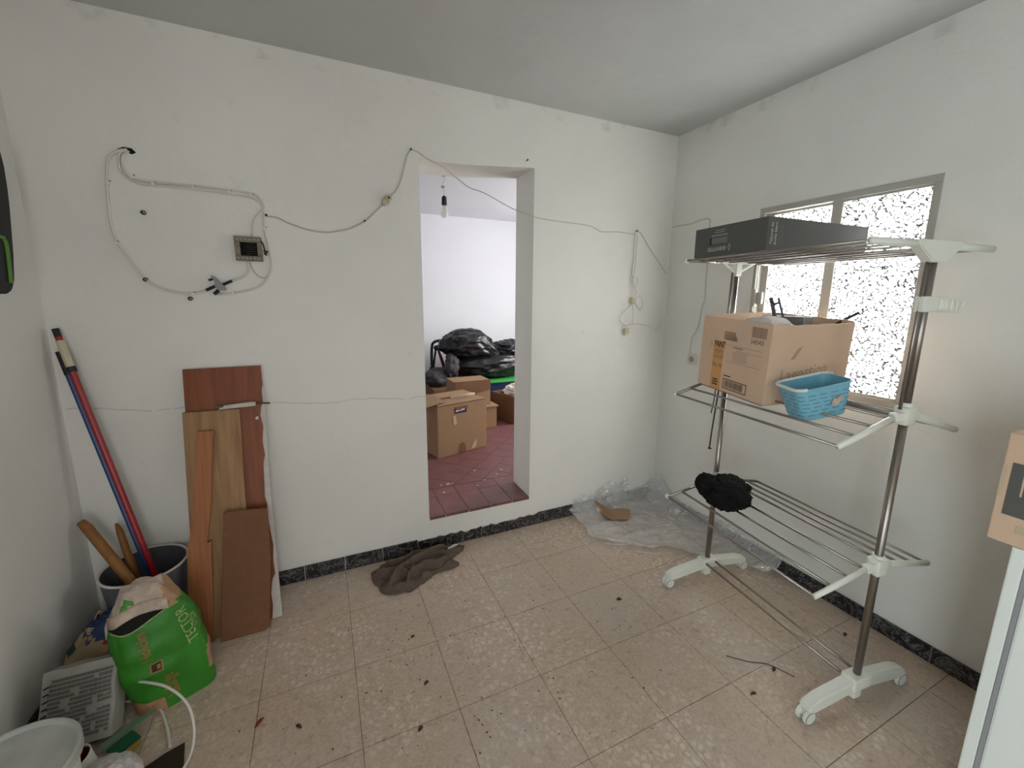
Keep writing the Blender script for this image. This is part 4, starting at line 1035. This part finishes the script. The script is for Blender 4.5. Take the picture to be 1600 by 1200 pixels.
bm = B(); prism(bm, [(1.635, 2.185), (1.66, 2.02), (1.78, 1.98), (1.86, 2.08), (1.70, 2.19)], 'z', 0.020, 0.024); obj('flat_piece', bm, MCARD2, cc_, world=True)
bm = B(); prism(bm, [(2.185, 0.006), (1.99, 0.006), (2.03, 0.050), (2.185, 0.082)], 'x', 1.642, 1.646)
bmesh.ops.rotate(bm, cent=(1.644, 2.185, 0), matrix=Matrix.Rotation(0.45, 3, 'Z'), verts=bm.verts); obj('raised_piece', bm, MCARD2, cc_, world=True)
for k, (a, b_, c_) in enumerate([((1.47, 1.845), (1.53, 1.80), (1.585, 1.775)), ((1.585, 1.71), (1.64, 1.66), (1.70, 1.63))]):
    bm = B(); tube(bm, smoothpts([(*a, 0.004), (*b_, 0.005), (*c_, 0.004)], 5), 0.0022, 6); tag(obj('white_strap', bm, MWP, smooth=True), ['thin white strap left of the two at the sheeting edge', 'thin white strap right of the two, nearer the castor'][k], 'strap')

# ------------------------------------------------------------------ fridge and box at the right
frg = thing('white_fridge', 'white low fridge at the right edge of the picture', 'fridge', (1.55, 0.335, 0), (0, 0, 0))
bm = B(); box(bm, (0.0, -0.60, 0.02), (0.55, -0.030, 0.855), 0.006); obj('cabinet', bm, MFRIDGE, frg)
bm = B(); box(bm, (0.0, -0.0305, 0.03), (0.55, -0.0215, 0.85)); obj('door_gasket', bm, MGASK, frg)
bm = B(); box(bm, (0.001, -0.021, 0.02), (0.55, 0.006, 0.855), 0.004); obj('door', bm, MFRIDGE, frg)
for (a, b_) in ((0.05, -0.07), (0.5, -0.07), (0.05, -0.55), (0.5, -0.55)):
    bm = B(); tube(bm, [(a, b_, 0.0), (a, b_, 0.024)], 0.018, 12); obj('foot', bm, MBLACK, frg)
rb = thing('cardboard_box', 'brown carton with a dark grey label and tape on top of the white fridge', 'box', (1.548, 0.386, 0.8575), (0, 0, -0.02))
bm = B(); box(bm, (0, -0.42, 0), (0.33, 0, 0.285), 0.003); obj('carton', bm, MCARD, rb)
bm = B(); quads(bm, [(0.016, 0.075, 0.15, 0.212)], (0, 0, 0), (0, -1, 0), (0, 0, 1), 0.0008); obj('grey_label', bm, mat('dark_label', (92, 90, 86), 0.4, var=0.1, scale=12), rb)
for q in ((0.038, 0.13, 0.042, 0.212), (0.001, 0.12, 0.008, 0.2), (0.045, 0.035, 0.075, 0.055)):
    bm = B(); quads(bm, [q], (0, 0, 0), (0, -1, 0), (0, 0, 1), 0.0012); obj('tape', bm, MTAPE, rb)
bm = B(); box(bm, (0.004, -0.416, 0.2855), (0.326, -0.004, 0.288)); obj('top_flap', bm, MCARD, rb)

# ------------------------------------------------------------------ cables on the back wall
YW = YB
def wcable(name, pts, r, m_, label, cat='cable', y=None, k=5, parent=None):
    y = YW-r-0.001 if y is None else y
    bm = B(); P = smoothpts([(a, y-0.002*max(0, nz(a*20, 0, b_*20)), b_) for a, b_ in pts], k); tube(bm, P, r, 8)
    o = obj(name, bm, m_, parent, smooth=True, world=parent is not None)
    if parent is None: tag(o, label, cat)
    return o
wcable('wall_cable', [(-0.644, 2.016), (-0.662, 2.012), (-0.683, 2.001), (-0.702, 1.982), (-0.713, 1.943), (-0.720, 1.884), (-0.725, 1.820), (-0.727, 1.760), (-0.724, 1.706), (-0.714, 1.662), (-0.679, 1.589), (-0.642, 1.522), (-0.604, 1.493), (-0.556, 1.473), (-0.506, 1.466), (-0.464, 1.473), (-0.438, 1.484)], 0.0048, MWP2,
       'thick white cable looping down the left side from the wall hole to the taped joint')
wcable('wall_cable', [(-0.642, 2.014), (-0.667, 2.0), (-0.674, 1.965), (-0.671, 1.932), (-0.645, 1.906), (-0.61, 1.893), (-0.572, 1.894), (-0.509, 1.894), (-0.445, 1.893), (-0.379, 1.890), (-0.316, 1.886), (-0.262, 1.884), (-0.222, 1.873), (-0.203, 1.852), (-0.199, 1.825), (-0.203, 1.775), (-0.202, 1.737), (-0.191, 1.661), (-0.189, 1.589), (-0.211, 1.536), (-0.246, 1.499), (-0.299, 1.481), (-0.345, 1.470), (-0.405, 1.464)], 0.0042, MWP2,
       'white cable from the wall hole passing right of the junction box and back below it')
wcable('wall_cable', [(-0.638, 2.012), (-0.662, 1.985), (-0.662, 1.952), (-0.650, 1.924), (-0.629, 1.910), (-0.569, 1.905), (-0.507, 1.906), (-0.422, 1.906), (-0.34, 1.903), (-0.254, 1.900), (-0.217, 1.888), (-0.199, 1.861), (-0.202, 1.832), (-0.228, 1.805), (-0.246, 1.764), (-0.250, 1.716)], 0.0042, MWP2,
       'white cable clipped along the wall into the top of the junction box')
wcable('wall_cable', [(-0.279, 1.608), (-0.277, 1.584), (-0.290, 1.553), (-0.317, 1.535), (-0.351, 1.524)], 0.0048, MWP2, 'short white cable from the bottom of the junction box to the taped joint')
wcable('wall_cable', [(-0.271, 1.606), (-0.262, 1.574), (-0.246, 1.550), (-0.222, 1.540), (-0.206, 1.550)], 0.0028, MWIRE, 'thin grey wire curling right under the junction box')
bm = B()
# cable hole: dark plate on the plaster, the hole's shade put into its colour
pl = [(-0.675, 2.016), (-0.655, 2.026), (-0.630, 2.024), (-0.618, 2.010), (-0.632, 2.002), (-0.650, 2.008)]
prism(bm, pl, 'y', YB-0.0015, YB-0.0002); tag(obj('wall_hole_shade', bm, MDARK), 'ragged dark patch painted as the shade in the cable hole at the upper left', 'hole')
bm = B(); prism(bm, [(-0.70, 2.030), (-0.685, 2.060), (-0.655, 2.072), (-0.62, 2.058), (-0.612, 2.02), (-0.62, 2.028), (-0.655, 2.030)], 'y', YB-0.003, YB, 0.001); struct('trim_1', bm, MW)
clips = [((-0.716, 1.888), 'white cable clip high on the thick left cable'), ((-0.72, 1.663), 'white cable clip where the thick left cable turns inward'), ((-0.640, 1.918), 'leftmost cable clip on the bend just below the wall hole'),
 ((-0.577, 1.899), 'cable clip at the start of the two straight cables, right of the bend'), ((-0.445, 1.899), 'cable clip midway along the two straight cables'), ((-0.32, 1.894), 'cable clip on the straight cables above and left of the junction box'),
 ((-0.240, 1.890), 'cable clip at the corner bend above the junction box'), ((-0.347, 1.469), 'cable clip right of the taped joint on the lowest cable'), ((-0.493, 1.467), 'cable clip left of the taped joint at the bottom of the loop'), ((-0.202, 1.754), 'cable clip on the cable right of the junction box top')]
for (a, b_), lb in clips:
    c = thing('cable_clip', lb, 'clip', (a, YB-0.006, b_), group='cable clips around the junction box')
    bm = B(); box(bm, (-0.006, -0.006, -0.007), (0.006, 0.005, 0.007), 0.002); obj('clip_body', bm, MWP, c)
    bm = B(); tube(bm, [(0.007, -0.009, 0.006), (0.007, 0.004, 0.006)], 0.0018, 6); obj('nail', bm, MGRAYSACK, c)
for (a, b_), lb in (((-0.621, 1.785), 'dark open wall plug inside the cable loop, highest of the dark plugs'), ((-0.645, 1.522), 'dark wall plug on the cable at the lower left of the loop'), ((-0.503, 1.446), 'dark wall plug just below the bottom of the cable loop')):
    c = thing('wall_plug', lb, 'wall plug', (a, YB, b_))
    bm = B(); tube(bm, [(0, -0.012, 0), (0, 0.0, 0)], 0.0085, 10); obj('plug_sleeve', bm, MBLACK, c)
    bm = B(); tube(bm, [(0.002, -0.018, 0.001), (0.006, -0.011, -0.003)], 0.004, 8); obj('screw_head', bm, MGASK, c)
# junction box
jb = thing('junction_box', 'old open junction box with black wiring inside on the back wall', 'junction box', (-0.268, YB, 1.663), (0, 0, 0))
bm = B(); th = 0.016
box(bm, (-0.052, -0.028, -0.052), (0.050, -0.001, -0.030), 0.003); box(bm, (-0.052, -0.028, 0.026), (0.050, -0.001, 0.051), 0.003)
box(bm, (-0.052, -0.028, -0.0299), (-0.032, -0.001, 0.0259), 0.003); box(bm, (0.032, -0.028, -0.0299), (0.050, -0.001, 0.0259), 0.003)
obj('box_shell', bm, mat('dirty_bakelite', (128, 118, 102), 0.6, var=0.35, scale=60), jb)
bm = B(); box(bm, (-0.032, -0.010, -0.030), (0.032, -0.001, 0.026)); obj('box_inside', bm, MDARK, jb)
for q in range(5):
    bm = B(); tube(bm, smoothpts([(-0.030, -0.014, 0.020-0.010*q), (-0.01, -0.022, 0.016-0.010*q+0.004*nz(q, 1, 1)), (0.012, -0.020, 0.019-0.010*q), (0.030, -0.014, 0.016-0.010*q)], 4), 0.0032, 6); obj('inner_wire', bm, MBLACK, jb)
for q in range(6):
    bm = B(); tube(bm, [(-0.040+0.016*q, -0.031, 0.039), (-0.040+0.016*q, -0.027, 0.039)], 0.005, 8); obj('terminal', bm, MGASK, jb)
    bm = B(); tube(bm, [(-0.040+0.015*q, -0.031, -0.041), (-0.040+0.015*q, -0.027, -0.041)], 0.005, 8); obj('terminal', bm, MGASK, jb)
bm = B(); tube(bm, smoothpts([(0.045, -0.024, 0.045), (0.056, -0.02, 0.02), (0.060, -0.02, -0.005)], 4), 0.003, 6); tube(bm, [(0.056, -0.022, -0.004), (0.072, -0.022, -0.012)], 0.005, 6); tube(bm, [(0.058, -0.024, -0.014), (0.066, -0.02, -0.024)], 0.005, 6); obj('loose_wire', bm, MBLACK, jb)
# taped joint with toggle
jt = thing('cable_joint', 'black-taped cable joint with a grey metal toggle below the junction box', 'cable joint', (-0.40, YB-0.01, 1.50))
bm = B(); tube(bm, [(-0.385, YB-0.013, 1.504), (-0.345, YB-0.010, 1.524)], 0.0062, 8); obj('tape_wrap', bm, MBLACK, jt, world=True)
bm = B(); tube(bm, [(-0.443, YB-0.010, 1.482), (-0.408, YB-0.013, 1.500)], 0.0062, 8); obj('tape_wrap', bm, MBLACK, jt, world=True)
bm = B(); tube(bm, [(-0.415, YB-0.010, 1.466), (-0.398, YB-0.013, 1.482)], 0.0075, 8); obj('tape_wrap', bm, MBLACK, jt, world=True)
bm = B(); prism(bm, [(-0.420, 1.545), (-0.407, 1.542), (-0.366, 1.490), (-0.372, 1.480), (-0.398, 1.484), (-0.408, 1.500), (-0.406, 1.520)], 'y', YB-0.030, YB-0.014, 0.002); obj('toggle', bm, MGASK, jt, world=True)
bm = B(); tube(bm, [(-0.428, YB-0.020, 1.524), (-0.412, YB-0.020, 1.530)], 0.005, 8); obj('toggle_pin', bm, MGRAYSACK, jt, world=True)
# swagged bell wire, nail, bell switch
w1 = wcable('bell_wire', [(-0.187, 1.809), (-0.148, 1.805), (-0.101, 1.784), (-0.03, 1.763), (0.017, 1.757), (0.06, 1.757), (0.104, 1.766), (0.149, 1.778), (0.222, 1.818), (0.266, 1.857), (0.31, 1.902)], 0.0036, MWIRE, 'grey wire swagging from beside the junction box up to the inline switch', 'wire')
wcable('bell_wire', [(0.352, 1.948), (0.376, 1.973), (0.4, 2.017), (0.418, 2.074), (0.434, 2.132), (0.450, 2.166)], 0.0030, MWIRE, 'thin wire rising from the inline switch to the nail above the opening', 'wire')
wcable('bell_wire', [(0.452, 2.166), (0.466, 2.174), (0.49, 2.168), (0.55, 2.137), (0.608, 2.118), (0.675, 2.079), (0.754, 2.032), (0.81, 2.020), (0.87, 2.002), (1.003, 1.950), (1.135, 1.917), (1.20, 1.910), (1.291, 1.905), (1.515, 1.897), (1.60, 1.872), (1.636, 1.868), (1.75, 1.876), (1.836, 1.872), (1.885, 1.872)], 0.0026, MWIRE, 'thin wire crossing the top of the opening to the right-hand nail', 'wire')
wcable('bell_wire', [(1.882, 1.884), (1.895, 1.892), (1.928, 1.878), (1.993, 1.804), (2.071, 1.728), (2.165, 1.636)], 0.0026, MWIRE, 'thin wire slanting down from the right-hand nail to the room corner', 'wire')
sw = thing('inline_switch', 'small cream inline switch hanging on the swagged wire left of the opening', 'switch', (0.330, YB-0.014, 1.925), (0, -0.86, 0))
bm = B(); prism(bm, [(-0.030, -0.008), (-0.012, -0.017), (0.020, -0.014), (0.028, -0.006), (0.028, 0.008), (0.018, 0.015), (-0.012, 0.016), (-0.030, 0.008)], 'y', -0.012, 0.012, 0.003); obj('switch_body', bm, MAGED, sw)
bm = B(); tube(bm, [(0.012, -0.018, 0), (0.012, -0.010, 0)], 0.005, 8); obj('button', bm, MBLACK, sw)
bm = B(); box(bm, (-0.004, -0.0128, -0.016), (-0.002, 0.010, 0.016)); obj('seam', bm, MGRAYSACK, sw)
for (a, b_, lb) in ((0.455, 2.169, 'dark nail above the left corner of the opening holding the thin wire'), (1.884, 1.888, 'nail on the right of the opening from which the coiled wire hangs'), (1.092, 2.205, 'bent nail above the right corner of the opening'), (-0.190, 1.808, 'dark nail at the left end of the swagged wire'), (0.222, 1.816, 'nail halfway along the swagged wire')):
    bm = B(); tube(bm, [(a, YB+0.003, b_), (a, YB-0.016, b_+0.003)], 0.0022, 6); tube(bm, [(a, YB-0.016, b_+0.003), (a, YB-0.018, b_+0.0035)], 0.005, 8); tag(obj('nail', bm, MBLACK), lb, 'nail')
# coiled lamp wire with plug
cw = thing('coiled_flex', 'knotted white flex with a small plug hanging from the nail right of the opening', 'cable', (1.885, YB, 1.88))
def cwp(nm, pts, r, y0=0.012, m_=MWP2):
    bm = B(); tube(bm, smoothpts([(a, YB-y0, b_) for a, b_ in pts], 5), r, 6); return obj(nm, bm, m_, cw, world=True, smooth=True)
cwp('flex_strand', [(1.878, 1.884), (1.873, 1.839), (1.872, 1.71), (1.866, 1.622), (1.873, 1.605), (1.893, 1.543), (1.916, 1.499), (1.893, 1.472), (1.878, 1.444)], 0.0026)
cwp('flex_strand', [(1.889, 1.880), (1.886, 1.75), (1.884, 1.667), (1.872, 1.578), (1.880, 1.52), (1.889, 1.462)], 0.0028, 0.018)
cwp('flex_strand', [(1.866, 1.62), (1.862, 1.57), (1.885, 1.53), (1.912, 1.56), (1.908, 1.60), (1.880, 1.60)], 0.0026, 0.014)
cwp('flex_strand', [(1.885, 1.44), (1.925, 1.399), (1.960, 1.400), (1.958, 1.445), (1.925, 1.480), (1.900, 1.454), (1.918, 1.408), (1.949, 1.385)], 0.003, 0.022)
cwp('flex_strand', [(1.864, 1.417), (1.794, 1.364), (1.779, 1.332), (1.798, 1.305), (1.839, 1.286)], 0.0026, 0.02)
cwp('flex_strand', [(1.884, 1.417), (1.893, 1.345), (1.892, 1.300)], 0.0022, 0.016)
cwp('flex_strand', [(1.835, 1.263), (1.857, 1.286), (1.914, 1.294), (2.011, 1.283), (2.07, 1.252), (2.105, 1.25), (2.135, 1.275), (2.143, 1.323)], 0.003, 0.02)
bm = B(); tube(bm, [(1.872, YB-0.018, 1.470), (1.876, YB-0.022, 1.425)], 0.015, 10, taper=[0.7, 1.0]); obj('knot', bm, MAGED, cw, world=True)
bm = B(); box(bm, (1.822, YB-0.034, 1.232), (1.852, YB-0.012, 1.268), 0.005); obj('plug_body', bm, MAGED, cw, world=True)
for q in (1.830, 1.845):
    bm = B(); tube(bm, [(q, YB-0.022, 1.234), (q-0.002, YB-0.022, 1.215)], 0.0025, 6); obj('plug_pin', bm, MBRASS, cw, world=True)
# wire down the right wall to a socket plate
bm = B(); xw = XR-0.004
tube(bm, smoothpts([(xw, 2.21, 1.936), (xw, 2.15, 1.938), (xw, 2.058, 1.934), (xw, 1.983, 1.945), (xw, 1.918, 1.943), (xw, 1.912, 1.889), (xw, 1.904, 1.676), (xw, 1.904, 1.56), (xw, 1.898, 1.458), (xw, 1.914, 1.415), (xw, 1.932, 1.283), (xw, 1.970, 1.217), (xw, 1.976, 1.172), (xw, 1.966, 1.081), (xw, 1.929, 1.055)], 5), 0.0026, 6)
tag(obj('bell_wire', bm, MWIRE, smooth=True), 'thin wire along the right wall, dropping behind the drying rack to the socket plate', 'wire')
sp_ = thing('socket_plate', 'pale square socket plate on the right wall behind the carton', 'socket', (XR, 1.955, 1.075))
bm = B(); box(bm, (-0.009, -0.036, -0.036), (0, 0.036, 0.036), 0.003); obj('plate', bm, MPINKW, sp_)
bm = B(); tube(bm, [(-0.0105, 0, 0), (-0.008, 0, 0)], 0.019, 16); obj('socket_insert', bm, MGASK, sp_)

# ------------------------------------------------------------------ storage room contents
lb_ = thing('bare_bulb', 'bare light bulb hanging from the storage room ceiling', 'bulb', (0.945, 3.38, ZC2))
bm = B(); tube(bm, [(0, 0, -0.002), (0, 0, -0.012)], 0.018, 12); obj('ceiling_rose', bm, MGASK, lb_)
bm = B(); tube(bm, smoothpts([(0, 0, -0.01), (0.006, 0, -0.04), (-0.012, 0, -0.075), (-0.004, 0, -0.105), (0.0, 0, -0.16)], 5), 0.0028, 6); obj('lamp_wire', bm, MWIRE, lb_)
bm = B(); box(bm, (-0.022, -0.006, -0.098), (0.004, 0.006, -0.084), 0.002); obj('connector', bm, MGASK, lb_)
bm = B(); lathe(bm, [(0.006, -0.155), (0.019, -0.165), (0.021, -0.225), (0.0001, -0.227)], seg=16); obj('lamp_holder', bm, MBLACK, lb_)
bm = B(); lathe(bm, [(0.014, -0.225), (0.018, -0.245), (0.030, -0.275), (0.031, -0.292), (0.024, -0.312), (0.010, -0.322), (0.0001, -0.323)], seg=24); obj('glass_bulb', bm, MBULB, lb_, smooth=True)

# large carton
bb = thing('cardboard_box', 'large tan carton with folded-in flaps and a torn hand hole, nearest in the storage room', 'box', (0.770, 3.070, FL2), (0, 0, math.atan2(0.12, 0.45)))
LW, LD, LH = 0.468, 0.36, 0.425
bm = B(); box(bm, (0, 0, 0.001), (LW, LD, LH-0.004), 0.004); obj('carton', bm, MCARD2, bb)
bm = B(); P_ = [(0.005, -0.004), (LW-0.004, -0.004), (LW-0.02, 0.15), (0.01, 0.16)]
prism(bm, P_, 'z', LH, LH+0.004); obj('flap', bm, MCARD2, bb)
bm = B(); prism(bm, [(0.0, 0.20), (LW, 0.20), (LW, LD+0.004), (0.0, LD+0.004)], 'z', LH+0.004, LH+0.010); obj('flap', bm, MCARD2, bb)
bm = B(); prism(bm, [(-0.12, 0.02), (0.10, 0.03), (0.10, 0.33), (-0.13, 0.34)], 'z', LH+0.010, LH+0.014)
bmesh.ops.rotate(bm, cent=(0, 0.18, LH+0.012), matrix=Matrix.Rotation(-0.12, 3, 'Y'), verts=bm.verts); obj('flap', bm, MCARD2, bb)
bm = B(); box(bm, (0.155, -0.0015, LH-0.085), (0.27, 0.004, LH-0.035)); obj('hand_hole', bm, MNAVY, bb)
bm = B(); prism(bm, [(0.16, LH-0.07), (0.25, LH-0.062), (0.25, LH-0.050), (0.17, LH-0.058)], 'y', -0.003, -0.001); obj('white_print', bm, MPLWHITE, bb)
bm = B(); prism(bm, [(0.15, LH-0.03), (0.28, LH-0.028), (0.275, LH-0.055), (0.23, LH-0.05), (0.20, LH-0.06), (0.165, LH-0.052)], 'y', -0.006, -0.002); obj('torn_edge', bm, MCARD3, bb)
bm = B(); prism(bm, [(0.14, LH-0.10), (0.165, LH-0.10), (0.175, LH-0.17), (0.145, LH-0.175)], 'y', -0.003, -0.001); obj('clear_tape', bm, MTAPE, bb)
bm = B(); prism(bm, [(0.31, 0.01), (0.36, 0.02), (0.37, 0.09), (0.33, 0.06)], 'y', -0.003, -0.001); obj('clear_tape', bm, MTAPE, bb)
bm = B(); prism(bm, [(0.19, 0.005), (0.26, 0.005), (0.255, 0.05), (0.235, 0.09), (0.20, 0.08)], 'y', -0.003, -0.001); obj('torn_patch', bm, MCARD3, bb)
# crumpled paper/foam strip on the carton
bm = B(); tube(bm, smoothpts([(0.93, 3.25, 0.645), (1.0, 3.24, 0.650), (1.08, 3.25, 0.655), (1.15, 3.28, 0.650)], 5), 0.012, 7, flat=0.4); tag(obj('packing_strip', bm, MDUSTY), 'pale crumpled packing strip lying on the large tan carton', 'packing')
# smaller cartons behind
b2_ = thing('cardboard_box', 'small low carton on the storage floor just right of the large carton', 'box', (1.12, 3.64, FL2), (0, 0, 0.04))
bm = B(); box(bm, (0, 0, 0.001), (0.39, 0.30, 0.208), 0.003); obj('carton', bm, MCARD2, b2_)
bm = B(); box(bm, (-0.006, -0.012, 0.2085), (0.405, 0.30, 0.222), 0.003); obj('lid', bm, MCARD2, b2_)
b3_ = thing('cardboard_box', 'dark-sided carton stacked on the small low carton in the storage room', 'box', (1.10, 3.70, 0.4235), (0, 0, 0.03))
bm = B(); box(bm, (0, 0, 0), (0.365, 0.26, 0.245), 0.003); obj('carton', bm, MCARD2, b3_)
bm = B(); prism(bm, [(0.0, 0.10), (0.21, 0.10), (0.22, 0.13), (0.365, 0.15), (0.365, 0.25), (0.0, 0.25)], 'y', -0.005, -0.0005); obj('folded_flap', bm, MCARD3, b3_)
b4_ = thing('cardboard_box', 'carton full of crumpled white paper at the right edge of the opening', 'box', (1.700, 3.66, FL2), (0, 0, 0.30))
bm = B(); box(bm, (0, 0, 0.001), (0.42, 0.36, 0.28), 0.003); obj('carton', bm, MCARD3, b4_)
bm = B(); blob(bm, (1.84, 3.84, 0.50), (0.16, 0.16, 0.075), 15, 0.25, 2.6, 4); tag(obj('crumpled_paper', bm, MPLWHITE), 'crumpled white paper heaped in the right-hand storage carton', 'paper')
tb_ = thing('storage_tub', 'dark blue plastic tub with a green rim under the black bags', 'tub', (1.55, 4.20, FL2))
bm = B(); box(bm, (0, 0, 0.001), (0.80, 0.50, 0.325), 0.01); obj('tub_body', bm, MTUBB, tb_)
bm = B(); box(bm, (-0.02, -0.02, 0.3255), (0.82, 0.52, 0.352), 0.006); obj('rim', bm, MTUBG, tb_)
bm = B(); box(bm, (0.0, 0, 0.001), (0.46, 0.42, 0.30), 0.004)
tt = thing('cardboard_box', 'carton hidden low behind the large one, carrying the grey sack', 'box', (1.02, 4.20, FL2)); obj('carton', bm, MCARD3, tt)
# black bags
bm = B(); blob(bm, (1.76, 4.42, 0.70), (0.52, 0.22, 0.155), 21, 0.10, 1.8, 5, rz=0.05); tag(obj('black_bin_bag', bm, MBAGB, smooth=True), 'long black bin bag lying on the green-rimmed tub, lower of the pile', 'bag')
bm = B(); blob(bm, (1.50, 4.42, 0.945), (0.34, 0.21, 0.165), 24, 0.13, 1.6, 5, rz=0.1)
for v in bm.verts:
    if v.co.x > 1.6: v.co.z -= 0.10*(v.co.x-1.6)/0.25
tag(obj('black_bin_bag', bm, MBAGB, smooth=True), 'big rounded black bin bag on top of the pile in the storage room', 'bag')
bm = B(); blob(bm, (1.99, 4.45, 0.880), (0.24, 0.17, 0.09), 27, 0.20, 2.0, 5); tag(obj('black_bin_bag', bm, MBAGB, smooth=True), 'flatter black bin bag at the right of the pile', 'bag')
bm = B(); blob(bm, (1.12, 4.38, 0.60), (0.17, 0.14, 0.10), 31, 0.16, 2.0, 4, rz=0.2); blob(bm, (1.25, 4.30, 0.72), (0.08, 0.07, 0.13), 33, 0.25, 2.0, 4); tag(obj('grey_sack', bm, MGRAYSACK, smooth=True), 'slumped grey sack left of the black bags', 'bag')
sr = thing('pushchair_frame', 'folded black frame with a red strut standing left of the black bags', 'frame', (1.09, 4.62, FL2))
for nm, pts, r_, m_ in (('frame_tube', [(1.12, 4.62, 0.22), (1.11, 4.62, 0.70), (1.115, 4.62, 0.90), (1.14, 4.62, 0.955), (1.20, 4.60, 0.975), (1.30, 4.58, 0.975)], 0.016, MBLACK), ('red_strut', [(1.17, 4.60, 0.90), (1.25, 4.60, 0.62)], 0.010, MRED), ('frame_tube', [(1.16, 4.61, 0.90), (1.12, 4.61, 0.60), (1.13, 4.61, 0.22)], 0.012, MBLACK), ('frame_tube', [(1.18, 4.60, 0.88), (1.27, 4.60, 0.60), (1.28, 4.60, 0.22)], 0.011, MBLACK), ('crossbar', [(1.08, 4.61, 0.665), (1.30, 4.60, 0.655)], 0.010, MBLACK)):
    bm = B(); tube(bm, smoothpts(pts, 4), r_, 8); obj(nm, bm, m_, sr, world=True, smooth=True)
bm = B(); blob(bm, (1.165, 4.60, 0.895), (0.035, 0.03, 0.03), 2, 0.1, 2, 3); obj('hinge', bm, MBLACK, sr, world=True)

# ------------------------------------------------------------------ debris on the floor
def leaf(x, y, L, w_, a, m_, label, z=0.001):
    bm = B(); n_ = 8; top = []; bot = []
    for i in range(n_+1):
        t_ = i/n_; ww = w_*sin(pi*t_)**0.8*0.5+0.0004; px = (t_-0.5)*L; zz = z+0.004*sin(pi*t_)+0.002
        top.append((px, ww, zz+0.003)); bot.append((px, -ww, zz))
    R = Matrix.Rotation(a, 3, 'Z')
    T = [bm.verts.new(R @ Vector(p)+Vector((x, y, 0))) for p in top]; Bt = [bm.verts.new(R @ Vector(p)+Vector((x, y, 0))) for p in bot]
    for i in range(n_): bm.faces.new((T[i], T[i+1], Bt[i+1], Bt[i]))
    o = obj('dry_leaf', bm, m_); md = o.modifiers.new('thickness', 'SOLIDIFY'); md.thickness = 0.0012
    tag(o, label, 'leaf')
leaf(-0.290, 1.450, 0.038, 0.010, 0.9, MLEAFR, 'reddish dry leaf on the floor, nearest to the boards')
leaf(-0.164, 1.379, 0.026, 0.010, -0.8, MLEAF, 'small brown dry leaf just right of the reddish one')
leaf(0.215, 1.200, 0.022, 0.012, 0.6, MLEAF, 'dark brown curled leaf beside the front tile joint')
leaf(0.273, 1.363, 0.022, 0.010, 0.5, MLEAF, 'small dark leaf behind the front tile joint at the picture middle')
leaf(1.241, 1.424, 0.026, 0.014, -0.3, MLEAF, 'brown leaf scrap on the floor left of the far castor')
leaf(1.556, 0.854, 0.022, 0.012, 0.2, MLEAF, 'brown leaf scrap under the base bars of the drying rack')
leaf(1.383, 0.818, 0.026, 0.009, -0.2, MLEAF, 'greyish leaf scrap on the floor left of the near foot of the rack')
leaf(0.270, 1.606, 0.018, 0.009, 0.3, MLEAF, 'dark speck-sized leaf on the floor in front of the towel')
leaf(2.020, 0.840, 0.024, 0.012, 0.1, MLEAF, 'small leaf scrap on the floor close to the right-hand skirting')
random.seed(5)
bm = B()
spots = [(0.383, 1.118), (0.363, 1.047), (0.376, 1.047), (-0.06, 1.256), (0.39, 1.19), (0.40, 1.17), (0.41, 1.15), (0.415, 1.13), (0.42, 1.10), (0.425, 1.08), (0.30, 1.31), (0.31, 1.29), (0.32, 1.25), (0.29, 1.23)]
for k in range(420):
    spots.append((random.gauss(0.5, 0.55), random.gauss(1.35, 0.42)))
for (x, y) in spots:
    if not (-0.45 < x < 2.0 and 0.7 < y < 2.1): continue
    s = random.choice((0.0012, 0.0016, 0.002, 0.0026, 0.0035)); a = random.uniform(0, 6.28); e = random.uniform(0.5, 1)
    vs = [bm.verts.new((x+s*cos(a+q*pi/3)*(1 if q % 2 else e), y+s*sin(a+q*pi/3), 0.0008)) for q in range(6)]
    tp = bm.verts.new((x, y, 0.001+s*0.6))
    for q in range(6): bm.faces.new((vs[q], vs[(q+1) % 6], tp))
    bm.faces.new(vs[::-1])
o = obj('floor_dirt', bm, MSPECK); o['kind'] = 'stuff'; tag(o, 'dark crumbs and specks of dirt scattered over the terrazzo floor', 'dirt')
bm = B(); tube(bm, smoothpts([(1.44, 0.98, 0.003), (1.50, 0.92, 0.004), (1.56, 0.88, 0.003), (1.60, 0.80, 0.004)], 6), 0.0016, 6); tag(obj('thread', bm, MSPECK), 'thin dark thread on the floor between the feet of the drying rack', 'thread')
# plaster chips on the clay tiles
for k, (x, y, s) in enumerate(((0.655, 2.49, 0.010), (0.715, 2.60, 0.014), (0.745, 2.60, 0.006), (0.665, 2.60, 0.007), (0.965, 2.56, 0.007), (0.955, 2.74, 0.010), (1.083, 2.62, 0.007), (1.145, 2.68, 0.009), (1.09, 2.53, 0.005), (0.89, 2.50, 0.008))):
    bm = B(); vs = [(x+s*cos(q*1.05)*(1+0.3*nz(q, k, 1)), y+s*0.6*sin(q*1.05)) for q in range(6)]; prism(bm, vs, 'z', FL2+0.001, FL2+0.003)
    tag(obj('plaster_chip', bm, MPLWHITE), ['white plaster chip nearest the camera on the left clay tile', 'largest white plaster chip, left on the storage floor', 'tiny white crumb touching the largest plaster chip', 'small white plaster chip at the left jamb', 'white plaster chip at the tip of the joint, picture middle of the opening', 'white plaster chip farthest into the storage room', 'white plaster chip left of the pair near the right jamb', 'white plaster chip right of the pair near the right jamb', 'faint tiny plaster chip close to the right jamb corner', 'faint plaster chip on the joint behind the sill tiles'][k], 'chip', 'plaster chips on the clay tiles')
